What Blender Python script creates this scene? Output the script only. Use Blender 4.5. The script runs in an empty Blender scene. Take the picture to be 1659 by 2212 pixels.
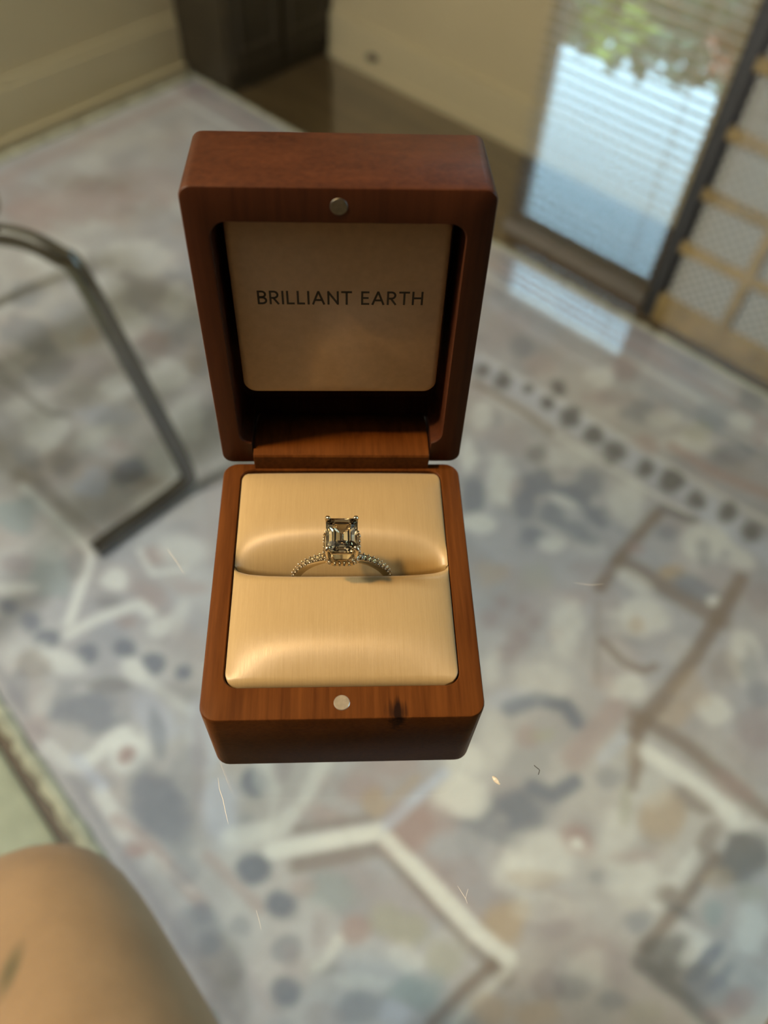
import bpy, bmesh, math, random
import numpy as np
from mathutils import Vector, Matrix

random.seed(7)
RNG = np.random.default_rng(11)
scene = bpy.context.scene
col = scene.collection
R = math.radians

# ------------------------------------------------------------------ camera
# metres; z = 0 is the top face of the glass table; the ring box stands on it
cam_d = bpy.data.cameras.new('camera')
cam = bpy.data.objects.new('camera', cam_d)
col.objects.link(cam)
cx = Vector((0.99837766, -0.03479821, 0.04506816))
cdn = Vector((-0.00232661, -0.81578678, -0.57834809))
cfw = Vector((0.05689148, 0.57730495, -0.81454426))
cam.matrix_world = Matrix(((cx.x, -cdn.x, -cfw.x, -0.00082265),
                           (cx.y, -cdn.y, -cfw.y, -0.05820518),
                           (cx.z, -cdn.z, -cfw.z, 0.18137106),
                           (0, 0, 0, 1)))
cam_d.sensor_fit = 'VERTICAL'
cam_d.lens = 6.86
cam_d.sensor_height = 2212 * 6.86 / 1711.3
cam_d.sensor_width = 1659 * 6.86 / 1711.3
cam_d.clip_start = 0.01
cam_d.clip_end = 200
cam_d.dof.use_dof = True
cam_d.dof.focus_distance = 0.172
cam_d.dof.aperture_fstop = 2.4
scene.camera = cam

# ------------------------------------------------------------------ view, world, lights
scene.view_settings.view_transform = 'Standard'
scene.view_settings.look = 'None'
scene.view_settings.gamma = 1.0
scene.view_settings.use_curve_mapping = False
scene.view_settings.exposure = -0.06

cy = scene.cycles
cy.max_bounces, cy.diffuse_bounces, cy.glossy_bounces, cy.transmission_bounces = 8, 3, 3, 7
cy.caustics_reflective = False
cy.use_adaptive_sampling = True
cy.adaptive_threshold = 0.04

SKY = 8.5
world = bpy.data.worlds.new('sky')
scene.world = world
world.use_nodes = True
bg = world.node_tree.nodes['Background']
bg.inputs['Color'].default_value = (0.50, 0.80, 1.0, 1)
bg.inputs['Strength'].default_value = SKY

# room axes: u runs along the window wall, v runs away from the sitter towards it
UA = Vector((math.cos(R(-44)), math.sin(R(-44)), 0))
VA = Vector((-UA.y, UA.x, 0))
ROOM = Matrix(((UA.x, VA.x, 0, 0), (UA.y, VA.y, 0, 0), (0, 0, 1, 0), (0, 0, 0, 1)))
FLOOR_Z, CEIL_Z, WALL_V, WALL_U = -0.75, 1.65, 1.41, -1.56
RIGHT_U, BACK_V = 2.0, -2.1


def light(name, kind, loc, energy, color, **kw):
    d = bpy.data.lights.new(name, kind)
    d.energy = energy
    d.color = color
    for k, v in kw.items():
        setattr(d, k, v)
    o = bpy.data.objects.new(name, d)
    col.objects.link(o)
    o.location = loc
    return o


def aim(o, target):
    o.rotation_euler = (Vector(target) - o.location).to_track_quat('-Z', 'Y').to_euler()


# the warm lamp over the left side of the table
lamp = light('warm_lamp', 'SPOT', (-0.64, 0.042, 1.12), 57, (1.0, 0.56, 0.17),
             spot_size=R(30), spot_blend=0.8, shadow_soft_size=0.05)
aim(lamp, (-0.02, 0.02, 0.0))
# unseen fill light on the left, added to brighten the far walls and rug
fill_light = light('left_fill', 'POINT', (-1.35, 0.07, 1.20), 104, (1.0, 0.94, 0.85), shadow_soft_size=0.12)
# daylight enters through the openings: portals only help sample the sky there
def portal(name, u0, u1, v0, v1, z0, z1, facing):
    c = ROOM @ Vector(((u0 + u1) / 2, (v0 + v1) / 2, (z0 + z1) / 2))
    d = bpy.data.lights.new(name, 'AREA')
    d.shape = 'RECTANGLE'
    d.size = max(u1 - u0, v1 - v0)
    d.size_y = z1 - z0
    d.cycles.is_portal = True
    o = bpy.data.objects.new(name, d)
    col.objects.link(o)
    o.location = c
    f = (ROOM.to_3x3() @ Vector(facing)).normalized()
    z = -f
    x = Vector((0, 0, 1)).cross(z).normalized()
    y = z.cross(x)
    o.matrix_world = Matrix(((x.x, y.x, z.x, c.x), (x.y, y.y, z.y, c.y), (x.z, y.z, z.z, c.z), (0, 0, 0, 1)))
    return o


W1 = (-0.795, -0.415, -0.10, 1.165)      # u0, u1, z0, z1 of the first window
W2 = (-0.365, 0.16, -0.10, 1.165)
W3 = (0.84, 1.94, FLOOR_Z + .02, 0.95)      # unseen glazed opening, added along this wall to light the rug
portal('portal_a', W1[0], W1[1], WALL_V + .06, WALL_V + .06, W1[2], W1[3], (0, -1, 0))
portal('portal_b', W2[0], W2[1], WALL_V + .06, WALL_V + .06, W2[2], W2[3], (0, -1, 0))
portal('portal_c', W3[0], W3[1], WALL_V + .06, WALL_V + .06, W3[2], W3[3], (0, -1, 0))

# ------------------------------------------------------------------ helpers
def lin(r, g, b):
    f = lambda c: ((c / 255 + 0.055) / 1.055) ** 2.4 if c / 255 > 0.04045 else c / 255 / 12.92
    return (f(r), f(g), f(b), 1)


class NT:
    """Small wrapper for building node materials."""
    def __init__(self, name):
        self.m = bpy.data.materials.new(name)
        self.m.use_nodes = True
        self.t = self.m.node_tree
        self.t.nodes.clear()
        self.out = self.n('ShaderNodeOutputMaterial')

    def n(self, kind, **props):
        nd = self.t.nodes.new(kind)
        for k, v in props.items():
            setattr(nd, k, v)
        return nd

    def set(self, nd, **vals):
        for k, v in vals.items():
            k = k.replace('_', ' ')
            s = nd.inputs[k]
            if hasattr(v, 'is_linked') or isinstance(v, bpy.types.NodeSocket):
                self.t.links.new(v, s)
            else:
                s.default_value = v
        return nd

    def link(self, a, b):
        self.t.links.new(a, b)

    def math(self, op, a, b=None, clamp=False):
        nd = self.n('ShaderNodeMath', operation=op, use_clamp=clamp)
        for i, v in enumerate((a, b)):
            if v is None:
                continue
            if isinstance(v, bpy.types.NodeSocket):
                self.link(v, nd.inputs[i])
            else:
                nd.inputs[i].default_value = v
        return nd.outputs[0]

    def coords(self, scale=(1, 1, 1), rot=(0, 0, 0), kind='Object'):
        tc = self.n('ShaderNodeTexCoord')
        mp = self.n('ShaderNodeMapping')
        mp.inputs['Scale'].default_value = scale
        mp.inputs['Rotation'].default_value = rot
        self.link(tc.outputs[kind], mp.inputs['Vector'])
        return mp.outputs[0]

    def noise(self, vec, scale, detail=3, rough=.55):
        nd = self.n('ShaderNodeTexNoise')
        self.set(nd, Scale=scale, Detail=detail, Roughness=rough)
        self.link(vec, nd.inputs['Vector'])
        return nd.outputs['Fac']

    def ramp(self, fac, stops):
        nd = self.n('ShaderNodeValToRGB')
        cr = nd.color_ramp
        while len(cr.elements) < len(stops):
            cr.elements.new(0.5)
        for e, (p, c) in zip(cr.elements, stops):
            e.position = p
            e.color = c
        self.link(fac, nd.inputs['Fac'])
        return nd.outputs['Color']

    def mix(self, fac, a, b, mode='MIX'):
        nd = self.n('ShaderNodeMix', data_type='RGBA', blend_type=mode)
        for i, v in ((0, fac), (6, a), (7, b)):
            if isinstance(v, bpy.types.NodeSocket):
                self.link(v, nd.inputs[i])
            else:
                nd.inputs[i].default_value = v
        return nd.outputs[2]

    def bump(self, h, strength, dist):
        nd = self.n('ShaderNodeBump')
        nd.inputs['Strength'].default_value = strength
        nd.inputs['Distance'].default_value = dist
        self.link(h, nd.inputs['Height'])
        return nd.outputs['Normal']

    def bsdf(self, **kw):
        nd = self.n('ShaderNodeBsdfPrincipled')
        self.set(nd, **kw)
        self.link(nd.outputs[0], self.out.inputs['Surface'])
        return nd


def mesh_obj(name, verts, faces, mat, parent=None, smooth=None, loc=None):
    me = bpy.data.meshes.new(name)
    me.from_pydata([tuple(v) for v in verts], [], faces)
    me.update()
    if mat:
        me.materials.append(mat)
    if smooth is not None:
        me.polygons.foreach_set('use_smooth', [True] * len(me.polygons))
        me.set_sharp_from_angle(angle=R(smooth))
    o = bpy.data.objects.new(name, me)
    col.objects.link(o)
    if parent:
        o.parent = parent
    if loc:
        o.location = loc
    return o


def empty(name, loc=(0, 0, 0), rot=(0, 0, 0)):
    o = bpy.data.objects.new(name, None)
    col.objects.link(o)
    o.location = loc
    o.rotation_euler = rot
    o.empty_display_size = 0.01
    return o


def tag(o, label, cat, group=None):
    o['label'] = label
    o['category'] = cat
    if group:
        o['group'] = group
    return o


def struct(o, label=None):
    o['kind'] = 'structure'
    if label:
        o['label'] = label
    return o


def box_data(x0, x1, y0, y1, z0, z1, V, F):
    b = len(V)
    V += [(x0, y0, z0), (x1, y0, z0), (x1, y1, z0), (x0, y1, z0), (x0, y0, z1), (x1, y0, z1), (x1, y1, z1), (x0, y1, z1)]
    F += [tuple(b + i for i in q) for q in ((3, 2, 1, 0), (4, 5, 6, 7), (0, 1, 5, 4), (1, 2, 6, 5), (2, 3, 7, 6), (3, 0, 4, 7))]


def boxes(name, lst, mat, parent=None):
    V, F = [], []
    for b in lst:
        box_data(*b, V, F)
    return mesh_obj(name, V, F, mat, parent)


def room_boxes(name, lst, mat, parent=None):
    """boxes given in room (u, v, z) coordinates"""
    o = boxes(name, lst, mat, parent)
    if parent is None:
        o.matrix_world = ROOM
    return o


def rr(x0, x1, y0, y1, r, n=5):
    pts = []
    for cx_, cy_, a0 in ((x1 - r, y1 - r, 0), (x0 + r, y1 - r, 90), (x0 + r, y0 + r, 180), (x1 - r, y0 + r, 270)):
        for i in range(n + 1):
            a = R(a0 + 90 * i / n)
            pts.append((cx_ + r * math.cos(a), cy_ + r * math.sin(a)))
    return pts


def loft(name, loops, mat, parent=None, smooth=35, caps=(True, True), closed=False):
    n = len(loops[0])
    V = [p for lp in loops for p in lp]
    F = []
    m = len(loops)
    for k in range(m if closed else m - 1):
        k2 = (k + 1) % m
        for i in range(n):
            j = (i + 1) % n
            F.append((k * n + i, k * n + j, k2 * n + j, k2 * n + i))
    if not closed:
        if caps[0]:
            F.append(tuple(range(n - 1, -1, -1)))
        if caps[1]:
            F.append(tuple((m - 1) * n + i for i in range(n)))
    return mesh_obj(name, V, F, mat, parent, smooth)


def tube(name, pts, rad, mat, parent=None, seg=10, smooth=60):
    """a round bar along a polyline; rad may be a list"""
    pts = [Vector(p) for p in pts]
    rads = rad if isinstance(rad, (list, tuple)) else [rad] * len(pts)
    loops = []
    prev = None
    for i, p in enumerate(pts):
        t = (pts[min(i + 1, len(pts) - 1)] - pts[max(i - 1, 0)]).normalized()
        if prev is None:
            a = Vector((0, 0, 1)) if abs(t.z) < .9 else Vector((1, 0, 0))
            nx = t.cross(a).normalized()
        else:
            nx = (prev - t * prev.dot(t)).normalized()
        prev = nx
        ny = t.cross(nx)
        loops.append([p + (nx * math.cos(2 * math.pi * k / seg) + ny * math.sin(2 * math.pi * k / seg)) * rads[i] for k in range(seg)])
    return loft(name, loops, mat, parent, smooth)


def catmull(pts, n=8):
    pts = [Vector(p) for p in pts]
    out = []
    for i in range(len(pts) - 1):
        p0, p1, p2, p3 = pts[max(i - 1, 0)], pts[i], pts[i + 1], pts[min(i + 2, len(pts) - 1)]
        for k in range(n):
            t = k / n
            out.append(.5 * ((2 * p1) + (p2 - p0) * t + (2 * p0 - 5 * p1 + 4 * p2 - p3) * t * t + (3 * p1 - p0 - 3 * p2 + p3) * t ** 3))
    out.append(pts[-1])
    return out


def disc(name, r, h, mat, parent=None, seg=24, bev=.0002):
    lp = []
    for rad, z in ((r, 0), (r, h - bev), (r - bev, h)):
        lp.append([(rad * math.cos(2 * math.pi * i / seg), rad * math.sin(2 * math.pi * i / seg), z) for i in range(seg)])
    return loft(name, lp, mat, parent, 30)

# ------------------------------------------------------------------ materials
def mat_plain(name, c, rough=.6, metal=0., noise=0.0, nscale=40, spec=.5):
    t = NT(name)
    if noise:
        v = t.coords()
        f = t.noise(v, nscale, 4)
        lo = tuple(x * (1 - noise) for x in c[:3]) + (1,)
        hi = tuple(min(1, x * (1 + noise)) for x in c[:3]) + (1,)
        cs = t.ramp(f, ((.3, lo), (.7, hi)))
    else:
        cs = c
    t.bsdf(Base_Color=cs, Roughness=rough, Metallic=metal, Specular_IOR_Level=spec)
    return t.m


def mat_wood(name, dark, light_, stain=None, grain=(900, 45, 900), rough=.42, coat=0.0, spec=.07):
    t = NT(name)
    v = t.coords(grain)
    f1 = t.noise(v, 1.0, 5, .6)
    v2 = t.coords((grain[0] * .12, grain[1] * .35, grain[2] * .12))
    f2 = t.noise(v2, 1.0, 3, .5)
    f = t.math('ADD', t.math('MULTIPLY', f1, .55), t.math('MULTIPLY', f2, .45))
    c = t.ramp(f, ((.32, dark), (.5, tuple((a + b) / 2 for a, b in zip(dark, light_))), (.7, light_)))
    if stain:
        # a small dark knot in the wood
        tc = t.n('ShaderNodeTexCoord')
        s = t.n('ShaderNodeVectorMath', operation='SUBTRACT')
        t.link(tc.outputs['Object'], s.inputs[0])
        s.inputs[1].default_value = stain[0]
        m = t.n('ShaderNodeVectorMath', operation='MULTIPLY')
        t.link(s.outputs[0], m.inputs[0])
        m.inputs[1].default_value = stain[1]
        ln = t.n('ShaderNodeVectorMath', operation='LENGTH')
        t.link(m.outputs[0], ln.inputs[0])
        k = t.math('ADD', ln.outputs['Value'], t.math('MULTIPLY', t.math('SUBTRACT', f1, .5), 1.6))
        k = t.math('SUBTRACT', 1.0, k, clamp=True)
        k = t.math('MULTIPLY', k, 1.6, clamp=True)
        c = t.mix(k, c, (.012, .005, .003, 1))
    b = t.bsdf(Base_Color=c, Roughness=rough, Specular_IOR_Level=spec, Normal=t.bump(f1, .25, .0001))
    if coat:
        t.set(b, Coat_Weight=coat, Coat_Roughness=.2)
    return t.m


def mat_satin():
    t = NT('cream_satin')
    v = t.coords((9000, 260, 260))
    f = t.noise(v, 1.0, 4, .7)
    v2 = t.coords((3800, 90, 90))
    g = t.noise(v2, 1.0, 2, .5)
    h = t.math('ADD', t.math('MULTIPLY', f, .6), t.math('MULTIPLY', g, .4))
    c = t.ramp(h, ((.3, (.345, .256, .122, 1)), (.7, (.41, .31, .155, 1))))
    r = t.ramp(g, ((.3, (.34, .34, .34, 1)), (.7, (.44, .44, .44, 1))))
    b = t.bsdf(Base_Color=c, Roughness=r, Specular_IOR_Level=.62, Normal=t.bump(f, .22, .00010))
    tg = t.n('ShaderNodeCombineXYZ')
    tg.inputs[0].default_value = 1.0
    t.set(b, Anisotropic=.80, Tangent=tg.outputs[0], Sheen_Weight=.15, Sheen_Roughness=.4)
    return t.m


def mat_gem(name, ior, tint, rough=0.0):
    t = NT(name)
    g = t.n('ShaderNodeBsdfGlass')
    t.set(g, Color=tint, IOR=ior, Roughness=rough)
    t.link(g.outputs[0], t.out.inputs['Surface'])
    return t.m


def mat_thin_glass(name, tint, ior_f0=.04, both=True, rough=0.0, gloss=True):
    """thin clear glass: passes light straight through and reflects by the angle (both faces counted)"""
    t = NT(name)
    tr = t.n('ShaderNodeBsdfTransparent')
    tr.inputs[0].default_value = tint
    if not gloss:
        t.link(tr.outputs[0], t.out.inputs['Surface'])
        return t.m
    gl = t.n('ShaderNodeBsdfGlossy')
    gl.inputs['Roughness'].default_value = rough
    gl.inputs['Color'].default_value = (1, 1, 1, 1)
    ge = t.n('ShaderNodeNewGeometry')
    d = t.n('ShaderNodeVectorMath', operation='DOT_PRODUCT')
    t.link(ge.outputs['Normal'], d.inputs[0])
    t.link(ge.outputs['Incoming'], d.inputs[1])
    c = t.math('ABSOLUTE', d.outputs['Value'])
    p = t.math('POWER', t.math('SUBTRACT', 1.0, c, clamp=True), 5.0)
    f = t.math('ADD', ior_f0, t.math('MULTIPLY', p, 1 - ior_f0))
    if both:
        f = t.math('DIVIDE', t.math('MULTIPLY', f, 2.0), t.math('ADD', f, 1.0))
    mx = t.n('ShaderNodeMixShader')
    t.link(f, mx.inputs[0])
    t.link(tr.outputs[0], mx.inputs[1])
    t.link(gl.outputs[0], mx.inputs[2])
    t.link(mx.outputs[0], t.out.inputs['Surface'])
    return t.m


M = {}
M['wood_base'] = mat_wood('cherry_wood_base', (.054, .0162, .0034, 1), (.134, .047, .0105, 1),
                          stain=((.0110, .0012, .0274), (420, 300, 120)))
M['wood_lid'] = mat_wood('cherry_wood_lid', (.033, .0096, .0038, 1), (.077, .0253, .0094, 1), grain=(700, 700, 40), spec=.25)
M['satin'] = mat_satin()
M['panel'] = mat_plain('cream_panel', (.56, .43, .30, 1), .55, noise=.06, nscale=600)
M['ink'] = mat_plain('dark_print', (.020, .018, .014, 1), .6)
M['magnet'] = mat_plain('nickel_magnet', (.50, .48, .42, 1), .42, metal=1, noise=.15, nscale=700)
M['magnet_lid'] = mat_plain('shaded_magnet', (.20, .20, .17, 1), .45, metal=1, noise=.2, nscale=700)  # same metal darkened: the dim room's reflection is put into the colour
M['gold'] = mat_plain('champagne_gold', (.74, .65, .48, 1), .16, metal=1)
M['diamond'] = mat_gem('diamond', 2.05, (1.0, .95, .84, 1))
M['glass_top'] = mat_thin_glass('table_glass_top', (.93, .965, .95, 1))
M['glass_side'] = mat_thin_glass('table_glass_body', (.99, 1, .995, 1), gloss=False)
M['pane'] = mat_thin_glass('window_pane', (.97, .985, .98, 1))
M['scratch'] = mat_plain('scratched_glass', (.75, .75, .72, 1), .4)
M['chrome'] = mat_plain('dark_chrome', (.16, .165, .165, 1), .08, metal=1)
M['steel'] = mat_plain('brushed_steel', (.55, .55, .54, 1), .3, metal=1)
M['wall'] = mat_plain('beige_wall', (.52, .44, .27, 1), .85, noise=.04, nscale=3)
M['wall_dark'] = mat_plain('darkened_wall', (.085, .060, .040, 1), .7, noise=.1, nscale=6)  # unseen walls, coloured dark to cut light bounced onto the box front
M['trim'] = mat_plain('cream_trim', (.58, .50, .31, 1), .5)
M['ceiling'] = mat_plain('ceiling_paint', (.36, .34, .30, 1), .9, noise=.03, nscale=2)
M['frame'] = mat_plain('grey_window_frame', (.035, .04, .055, 1), .5)
M['wood_frame'] = mat_plain('brown_window_wood', (.20, .13, .06, 1), .5, noise=.2, nscale=30)
M['slat'] = mat_plain('white_slat', (.80, .84, .86, 1), .5)
M['cabinet'] = mat_plain('dark_cabinet_wood', (.040, .030, .016, 1), .5, noise=.25, nscale=14)
M['cabinet_line'] = mat_plain('cabinet_moulding', (.075, .06, .04, 1), .5)
M['seat_wood'] = mat_plain('beech_seat_frame', (.26, .14, .075, 1), .45, noise=.2, nscale=25)
M['cane'] = mat_plain('cane_webbing', (.62, .52, .42, 1), .7, noise=.25, nscale=160)
M['cream_rug'] = mat_plain('cream_mat_pile', (.46, .47, .32, 1), .95, noise=.1, nscale=60)
M['binding'] = mat_plain('cream_rug_binding', (.50, .50, .37, 1), .95, noise=.35, nscale=55)
M['side_wood'] = mat_plain('brown_lattice_wood', (.44, .31, .12, 1), .5, noise=.25, nscale=18)
M['side_post'] = mat_plain('shaded_post_wood', (.045, .045, .045, 1), .5)  # the sideboard's shadow side is put into this darker colour


def mat_cane():
    t = NT('woven_pale_cane')
    v = t.coords()
    ck = t.n('ShaderNodeTexChecker')
    t.link(v, ck.inputs['Vector'])
    t.set(ck, Scale=115.0, Color1=(.66, .66, .62, 1), Color2=(.28, .28, .26, 1))
    f = t.noise(v, 14, 3)
    c = t.mix(t.math('MULTIPLY', f, .5), ck.outputs['Color'], (.46, .45, .38, 1))
    t.bsdf(Base_Color=c, Roughness=.8)
    return t.m


M['woven'] = mat_cane()
M['rubber'] = mat_plain('black_rubber', (.02, .02, .025, 1), .6)
M['seed'] = mat_plain('pale_crumb', (.66, .64, .55, 1), .35, noise=.4, nscale=900)
M['fiber'] = mat_plain('dark_fibre', (.05, .05, .045, 1), .7)
M['lawn'] = mat_plain('lawn', (.10, .14, .06, 1), .9, noise=.4, nscale=3)
M['leaf'] = mat_plain('grey_green_leaf', (.16, .21, .13, 1), .6, noise=.4, nscale=2)
M['leaf_y'] = mat_plain('yellow_green_leaf', (.50, .55, .12, 1), .6, noise=.3, nscale=2)
M['leaf_dark'] = mat_plain('hedge_core', (.05, .065, .04, 1), .9)
M['bloom'] = mat_plain('salmon_bloom', (.62, .22, .14, 1), .6, noise=.2, nscale=3)
M['bark'] = mat_plain('bark', (.09, .07, .05, 1), .9)
M['shorts'] = mat_plain('dark_shorts', (.03, .035, .05, 1), .9, noise=.2, nscale=80)


def mat_skin():
    t = NT('tan_skin')
    v = t.coords()
    f = t.noise(v, 30, 5, .6)
    g = t.noise(v, 420, 3, .6)
    c = t.ramp(f, ((.3, (.31, .185, .088, 1)), (.7, (.40, .245, .125, 1))))
    # a short dark mark on the skin above the knee
    tc = t.n('ShaderNodeTexCoord')
    s = t.n('ShaderNodeVectorMath', operation='SUBTRACT')
    t.link(tc.outputs['Object'], s.inputs[0])
    s.inputs[1].default_value = MARK
    rt = t.n('ShaderNodeMapping')
    rt.inputs['Rotation'].default_value = (0, 0, R(-18))
    rt.inputs['Scale'].default_value = (190, 70, 30)
    t.link(s.outputs[0], rt.inputs[0])
    ln = t.n('ShaderNodeVectorMath', operation='LENGTH')
    t.link(rt.outputs[0], ln.inputs[0])
    k = t.math('SUBTRACT', 1.0, ln.outputs['Value'], clamp=True)
    k = t.math('MULTIPLY', k, 1.5, clamp=True)
    c = t.mix(k, c, (.12, .09, .03, 1))
    b = t.bsdf(Base_Color=c, Roughness=.5, Specular_IOR_Level=.35, Normal=t.bump(g, .15, .0006))
    return t.m


def mat_floor():
    t = NT('brown_wood_floor')
    v = t.coords((3, 28, 3))
    f = t.noise(v, 1.0, 5, .6)
    c = t.ramp(f, ((.3, (.070, .046, .020, 1)), (.7, (.15, .10, .045, 1))))
    # plank joints
    v2 = t.coords()
    br = t.n('ShaderNodeTexBrick')
    t.link(v2, br.inputs['Vector'])
    t.set(br, Scale=1.0, Mortar_Size=.002, Brick_Width=1.1, Row_Height=.11, Color1=(1, 1, 1, 1), Color2=(.82, .82, .82, 1), Mortar=(.3, .3, .3, 1))
    c = t.mix(1.0, c, br.outputs['Color'], 'MULTIPLY')
    t.bsdf(Base_Color=c, Roughness=.42, Specular_IOR_Level=.4)
    return t.m


def mat_rug():
    t = NT('faded_oriental_rug')
    at = t.n('ShaderNodeAttribute', attribute_name='weave')
    v = t.coords()
    n1 = t.noise(v, 260, 3, .6)
    k = t.ramp(n1, ((.25, (.88, .88, .88, 1)), (.75, (1.06, 1.06, 1.06, 1))))
    c = t.mix(1.0, at.outputs['Color'], k, 'MULTIPLY')
    t.bsdf(Base_Color=c, Roughness=.95, Specular_IOR_Level=.1, Normal=t.bump(n1, .4, .002))
    return t.m


MARK = (-0.128, -0.020, -0.165)
M['skin'] = mat_skin()
M['floor'] = mat_floor()
M['rug'] = mat_rug()

# ------------------------------------------------------------------ the room
fl = boxes('floor', [(-2.4, 2.6, -2.6, 3.0, FLOOR_Z - .1, FLOOR_Z)], M['floor'])
fl.matrix_world = ROOM
struct(fl, 'dark brown wooden floor beyond the edge of the patterned rug')
struct(room_boxes('ceiling', [(WALL_U - .15, RIGHT_U + .15, BACK_V - .15, WALL_V + .15, CEIL_Z, CEIL_Z + .1)], M['ceiling']))
wt = .05
za, zb = FLOOR_Z, CEIL_Z
struct(room_boxes('wall_front', [
    (WALL_U - wt, W1[0], WALL_V, WALL_V + wt, za, zb),
    (W2[1], W3[0], WALL_V, WALL_V + wt, za, zb),
    (W3[1], RIGHT_U + wt, WALL_V, WALL_V + wt, za, zb),
    (W3[0], W3[1], WALL_V, WALL_V + wt, W3[3], zb),
    (W3[0], W3[1], WALL_V, WALL_V + wt, za, W3[2]),
    (W1[0], W2[1], WALL_V, WALL_V + wt, za, W1[2]),
    (W1[0], W2[1], WALL_V, WALL_V + wt, W1[3], zb),
    (W1[1], W2[0], WALL_V, WALL_V + wt, W1[2], W1[3])], M['wall']))
struct(room_boxes('wall_left', [(WALL_U - wt, WALL_U, BACK_V - wt, WALL_V, za, zb)], M['wall']))
struct(room_boxes('wall_back', [(WALL_U, RIGHT_U, BACK_V - wt, BACK_V, za, zb)], M['wall_dark']))
struct(room_boxes('wall_right', [(RIGHT_U, RIGHT_U + wt, BACK_V - wt, WALL_V, za, zb)], M['wall_dark']))
struct(room_boxes('baseboard_front', [(-1.378, -.34, WALL_V - .014, WALL_V, za, za + .10),
                                      (-1.378, -.34, WALL_V - .019, WALL_V - .014, za, za + .02)], M['trim']))
struct(room_boxes('baseboard_left', [(WALL_U, WALL_U + .014, BACK_V, 1.09, za, za + .11),
                                     (WALL_U + .014, WALL_U + .026, BACK_V, 1.09, za, za + .022),
                                     (WALL_U, WALL_U + .008, BACK_V, 1.09, za + .11, za + .125)], M['trim']))
struct(room_boxes('lawn', [(-30, 40, WALL_V + .2, 60, za - .25, za - .12), (RIGHT_U + .2, 40, -30, WALL_V + .2, za - .25, za - .12)], M['lawn']),
       'green ground outside the windows')


def window(name, w, rail, wood, verts, horis, label):
    u0, u1, z0, z1 = w
    e = empty(name)
    e.matrix_world = ROOM
    struct(e, label)
    f = .018
    va, vb = WALL_V - .012, WALL_V + .022
    boxes('window_frame', [(u0, u0 + f, va, vb, z0, z1), (u1 - f, u1, va, vb, z0, z1),
                           (u0 + f, u1 - f, va, vb, z0, z0 + f), (u0 + f, u1 - f, va, vb, z1 - f, z1)], M['frame'], e)
    if rail:
        boxes('transom_rail', [(u0 + f, u1 - f, va, vb, rail[0], rail[1])], M['frame'], e)
    for u in verts:
        boxes('muntin', [(u - .011, u + .011, va + .01, vb - .01, z0 + f, z1 - f)], M['wood_frame'], e)
    for z in horis:
        boxes('muntin', [(u0 + f, u1 - f, va + .012, vb - .012, z - .010, z + .010)], M['wood_frame'], e)
    boxes('pane', [(u0 + f, u1 - f, WALL_V + .006, WALL_V + .007, z0 + f, z1 - f)], M['pane'], e)
    return e


window('window_1', W1, (.915, .975), M['frame'], (), (), 'tall window with white blind and bright sky, mirrored in the glass')
window('window_2', W2, None, M['wood_frame'], (-.10,), (.50,), 'second window with closed blind mirrored at the right edge of the glass')
window('fill_opening', W3, None, M['frame'], (), (), 'unseen glazed opening added to let daylight onto the rug')
struct(room_boxes('trim_1', [(W1[1] - .004, W2[0] + .004, WALL_V - .02, WALL_V, W1[2] - .05, W1[3] + .02)], M['frame']), 'dark post between the two windows')
struct(room_boxes('trim_2', [(W1[0] - .03, W2[1] + .03, WALL_V - .03, WALL_V - .001, W1[2] - .04, W1[2])], M['trim']), 'cream window sill')


def blind(w, ztop, zbot, tilt, label, pitch=.0215):
    u0, u1 = w[0] + .004, w[1] - .004
    e = empty('venetian_blind')
    e.matrix_world = ROOM @ Matrix.Translation(((u0 + u1) / 2, WALL_V - .030, zbot))
    tag(e, label, 'blind', 'venetian blinds on the windows')
    hw = (u1 - u0) / 2
    boxes('headrail', [(-hw, hw, -.014, .014, ztop - zbot - .03, ztop - zbot)], M['slat'], e)
    boxes('bottom_rail', [(-hw, hw, -.012, .012, 0, .012)], M['slat'], e)
    # one curved slat, shared by all
    V, F = [], []
    prof = [(-.0112, -.0014), (-.0056, .0005), (0, .0011), (.0056, .0005), (.0112, -.0014)]
    for s in (-hw, hw):
        for y, z in prof:
            V.append((s, y, z))
        for y, z in reversed(prof):
            V.append((s, y, z - .0006))
    n = 10
    for i in range(n):
        j = (i + 1) % n
        F.append((i, j, n + j, n + i))
    F += [tuple(range(n - 1, -1, -1)), tuple(range(n, 2 * n))]
    proto = None
    z = .03
    while z < ztop - zbot - .04:
        if proto is None:
            proto = mesh_obj('slat', V, F, M['slat'], e)
            o = proto
        else:
            o = proto.copy()
            col.objects.link(o)
            o.parent = e
        o.location = (0, 0, z)
        o.rotation_euler = (R(tilt), 0, 0)
        z += pitch
    for x in (-hw * .7, hw * .7):
        boxes('ladder_cord', [(x - .0012, x + .0012, -.0135, -.0125, .01, ztop - zbot - .02)], M['slat'], e)
    return e


blind(W1, .925, -.08, 15, 'white venetian blind on the bright window, mirrored at the upper right')
blind(W2, 1.160, -.08, -38, 'darker venetian blind beside the window post, mirrored at the right edge')

blind(W1, 1.160, .972, 24, 'short strip of white blind above the dark window bar, mirrored beside the lid')

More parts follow.
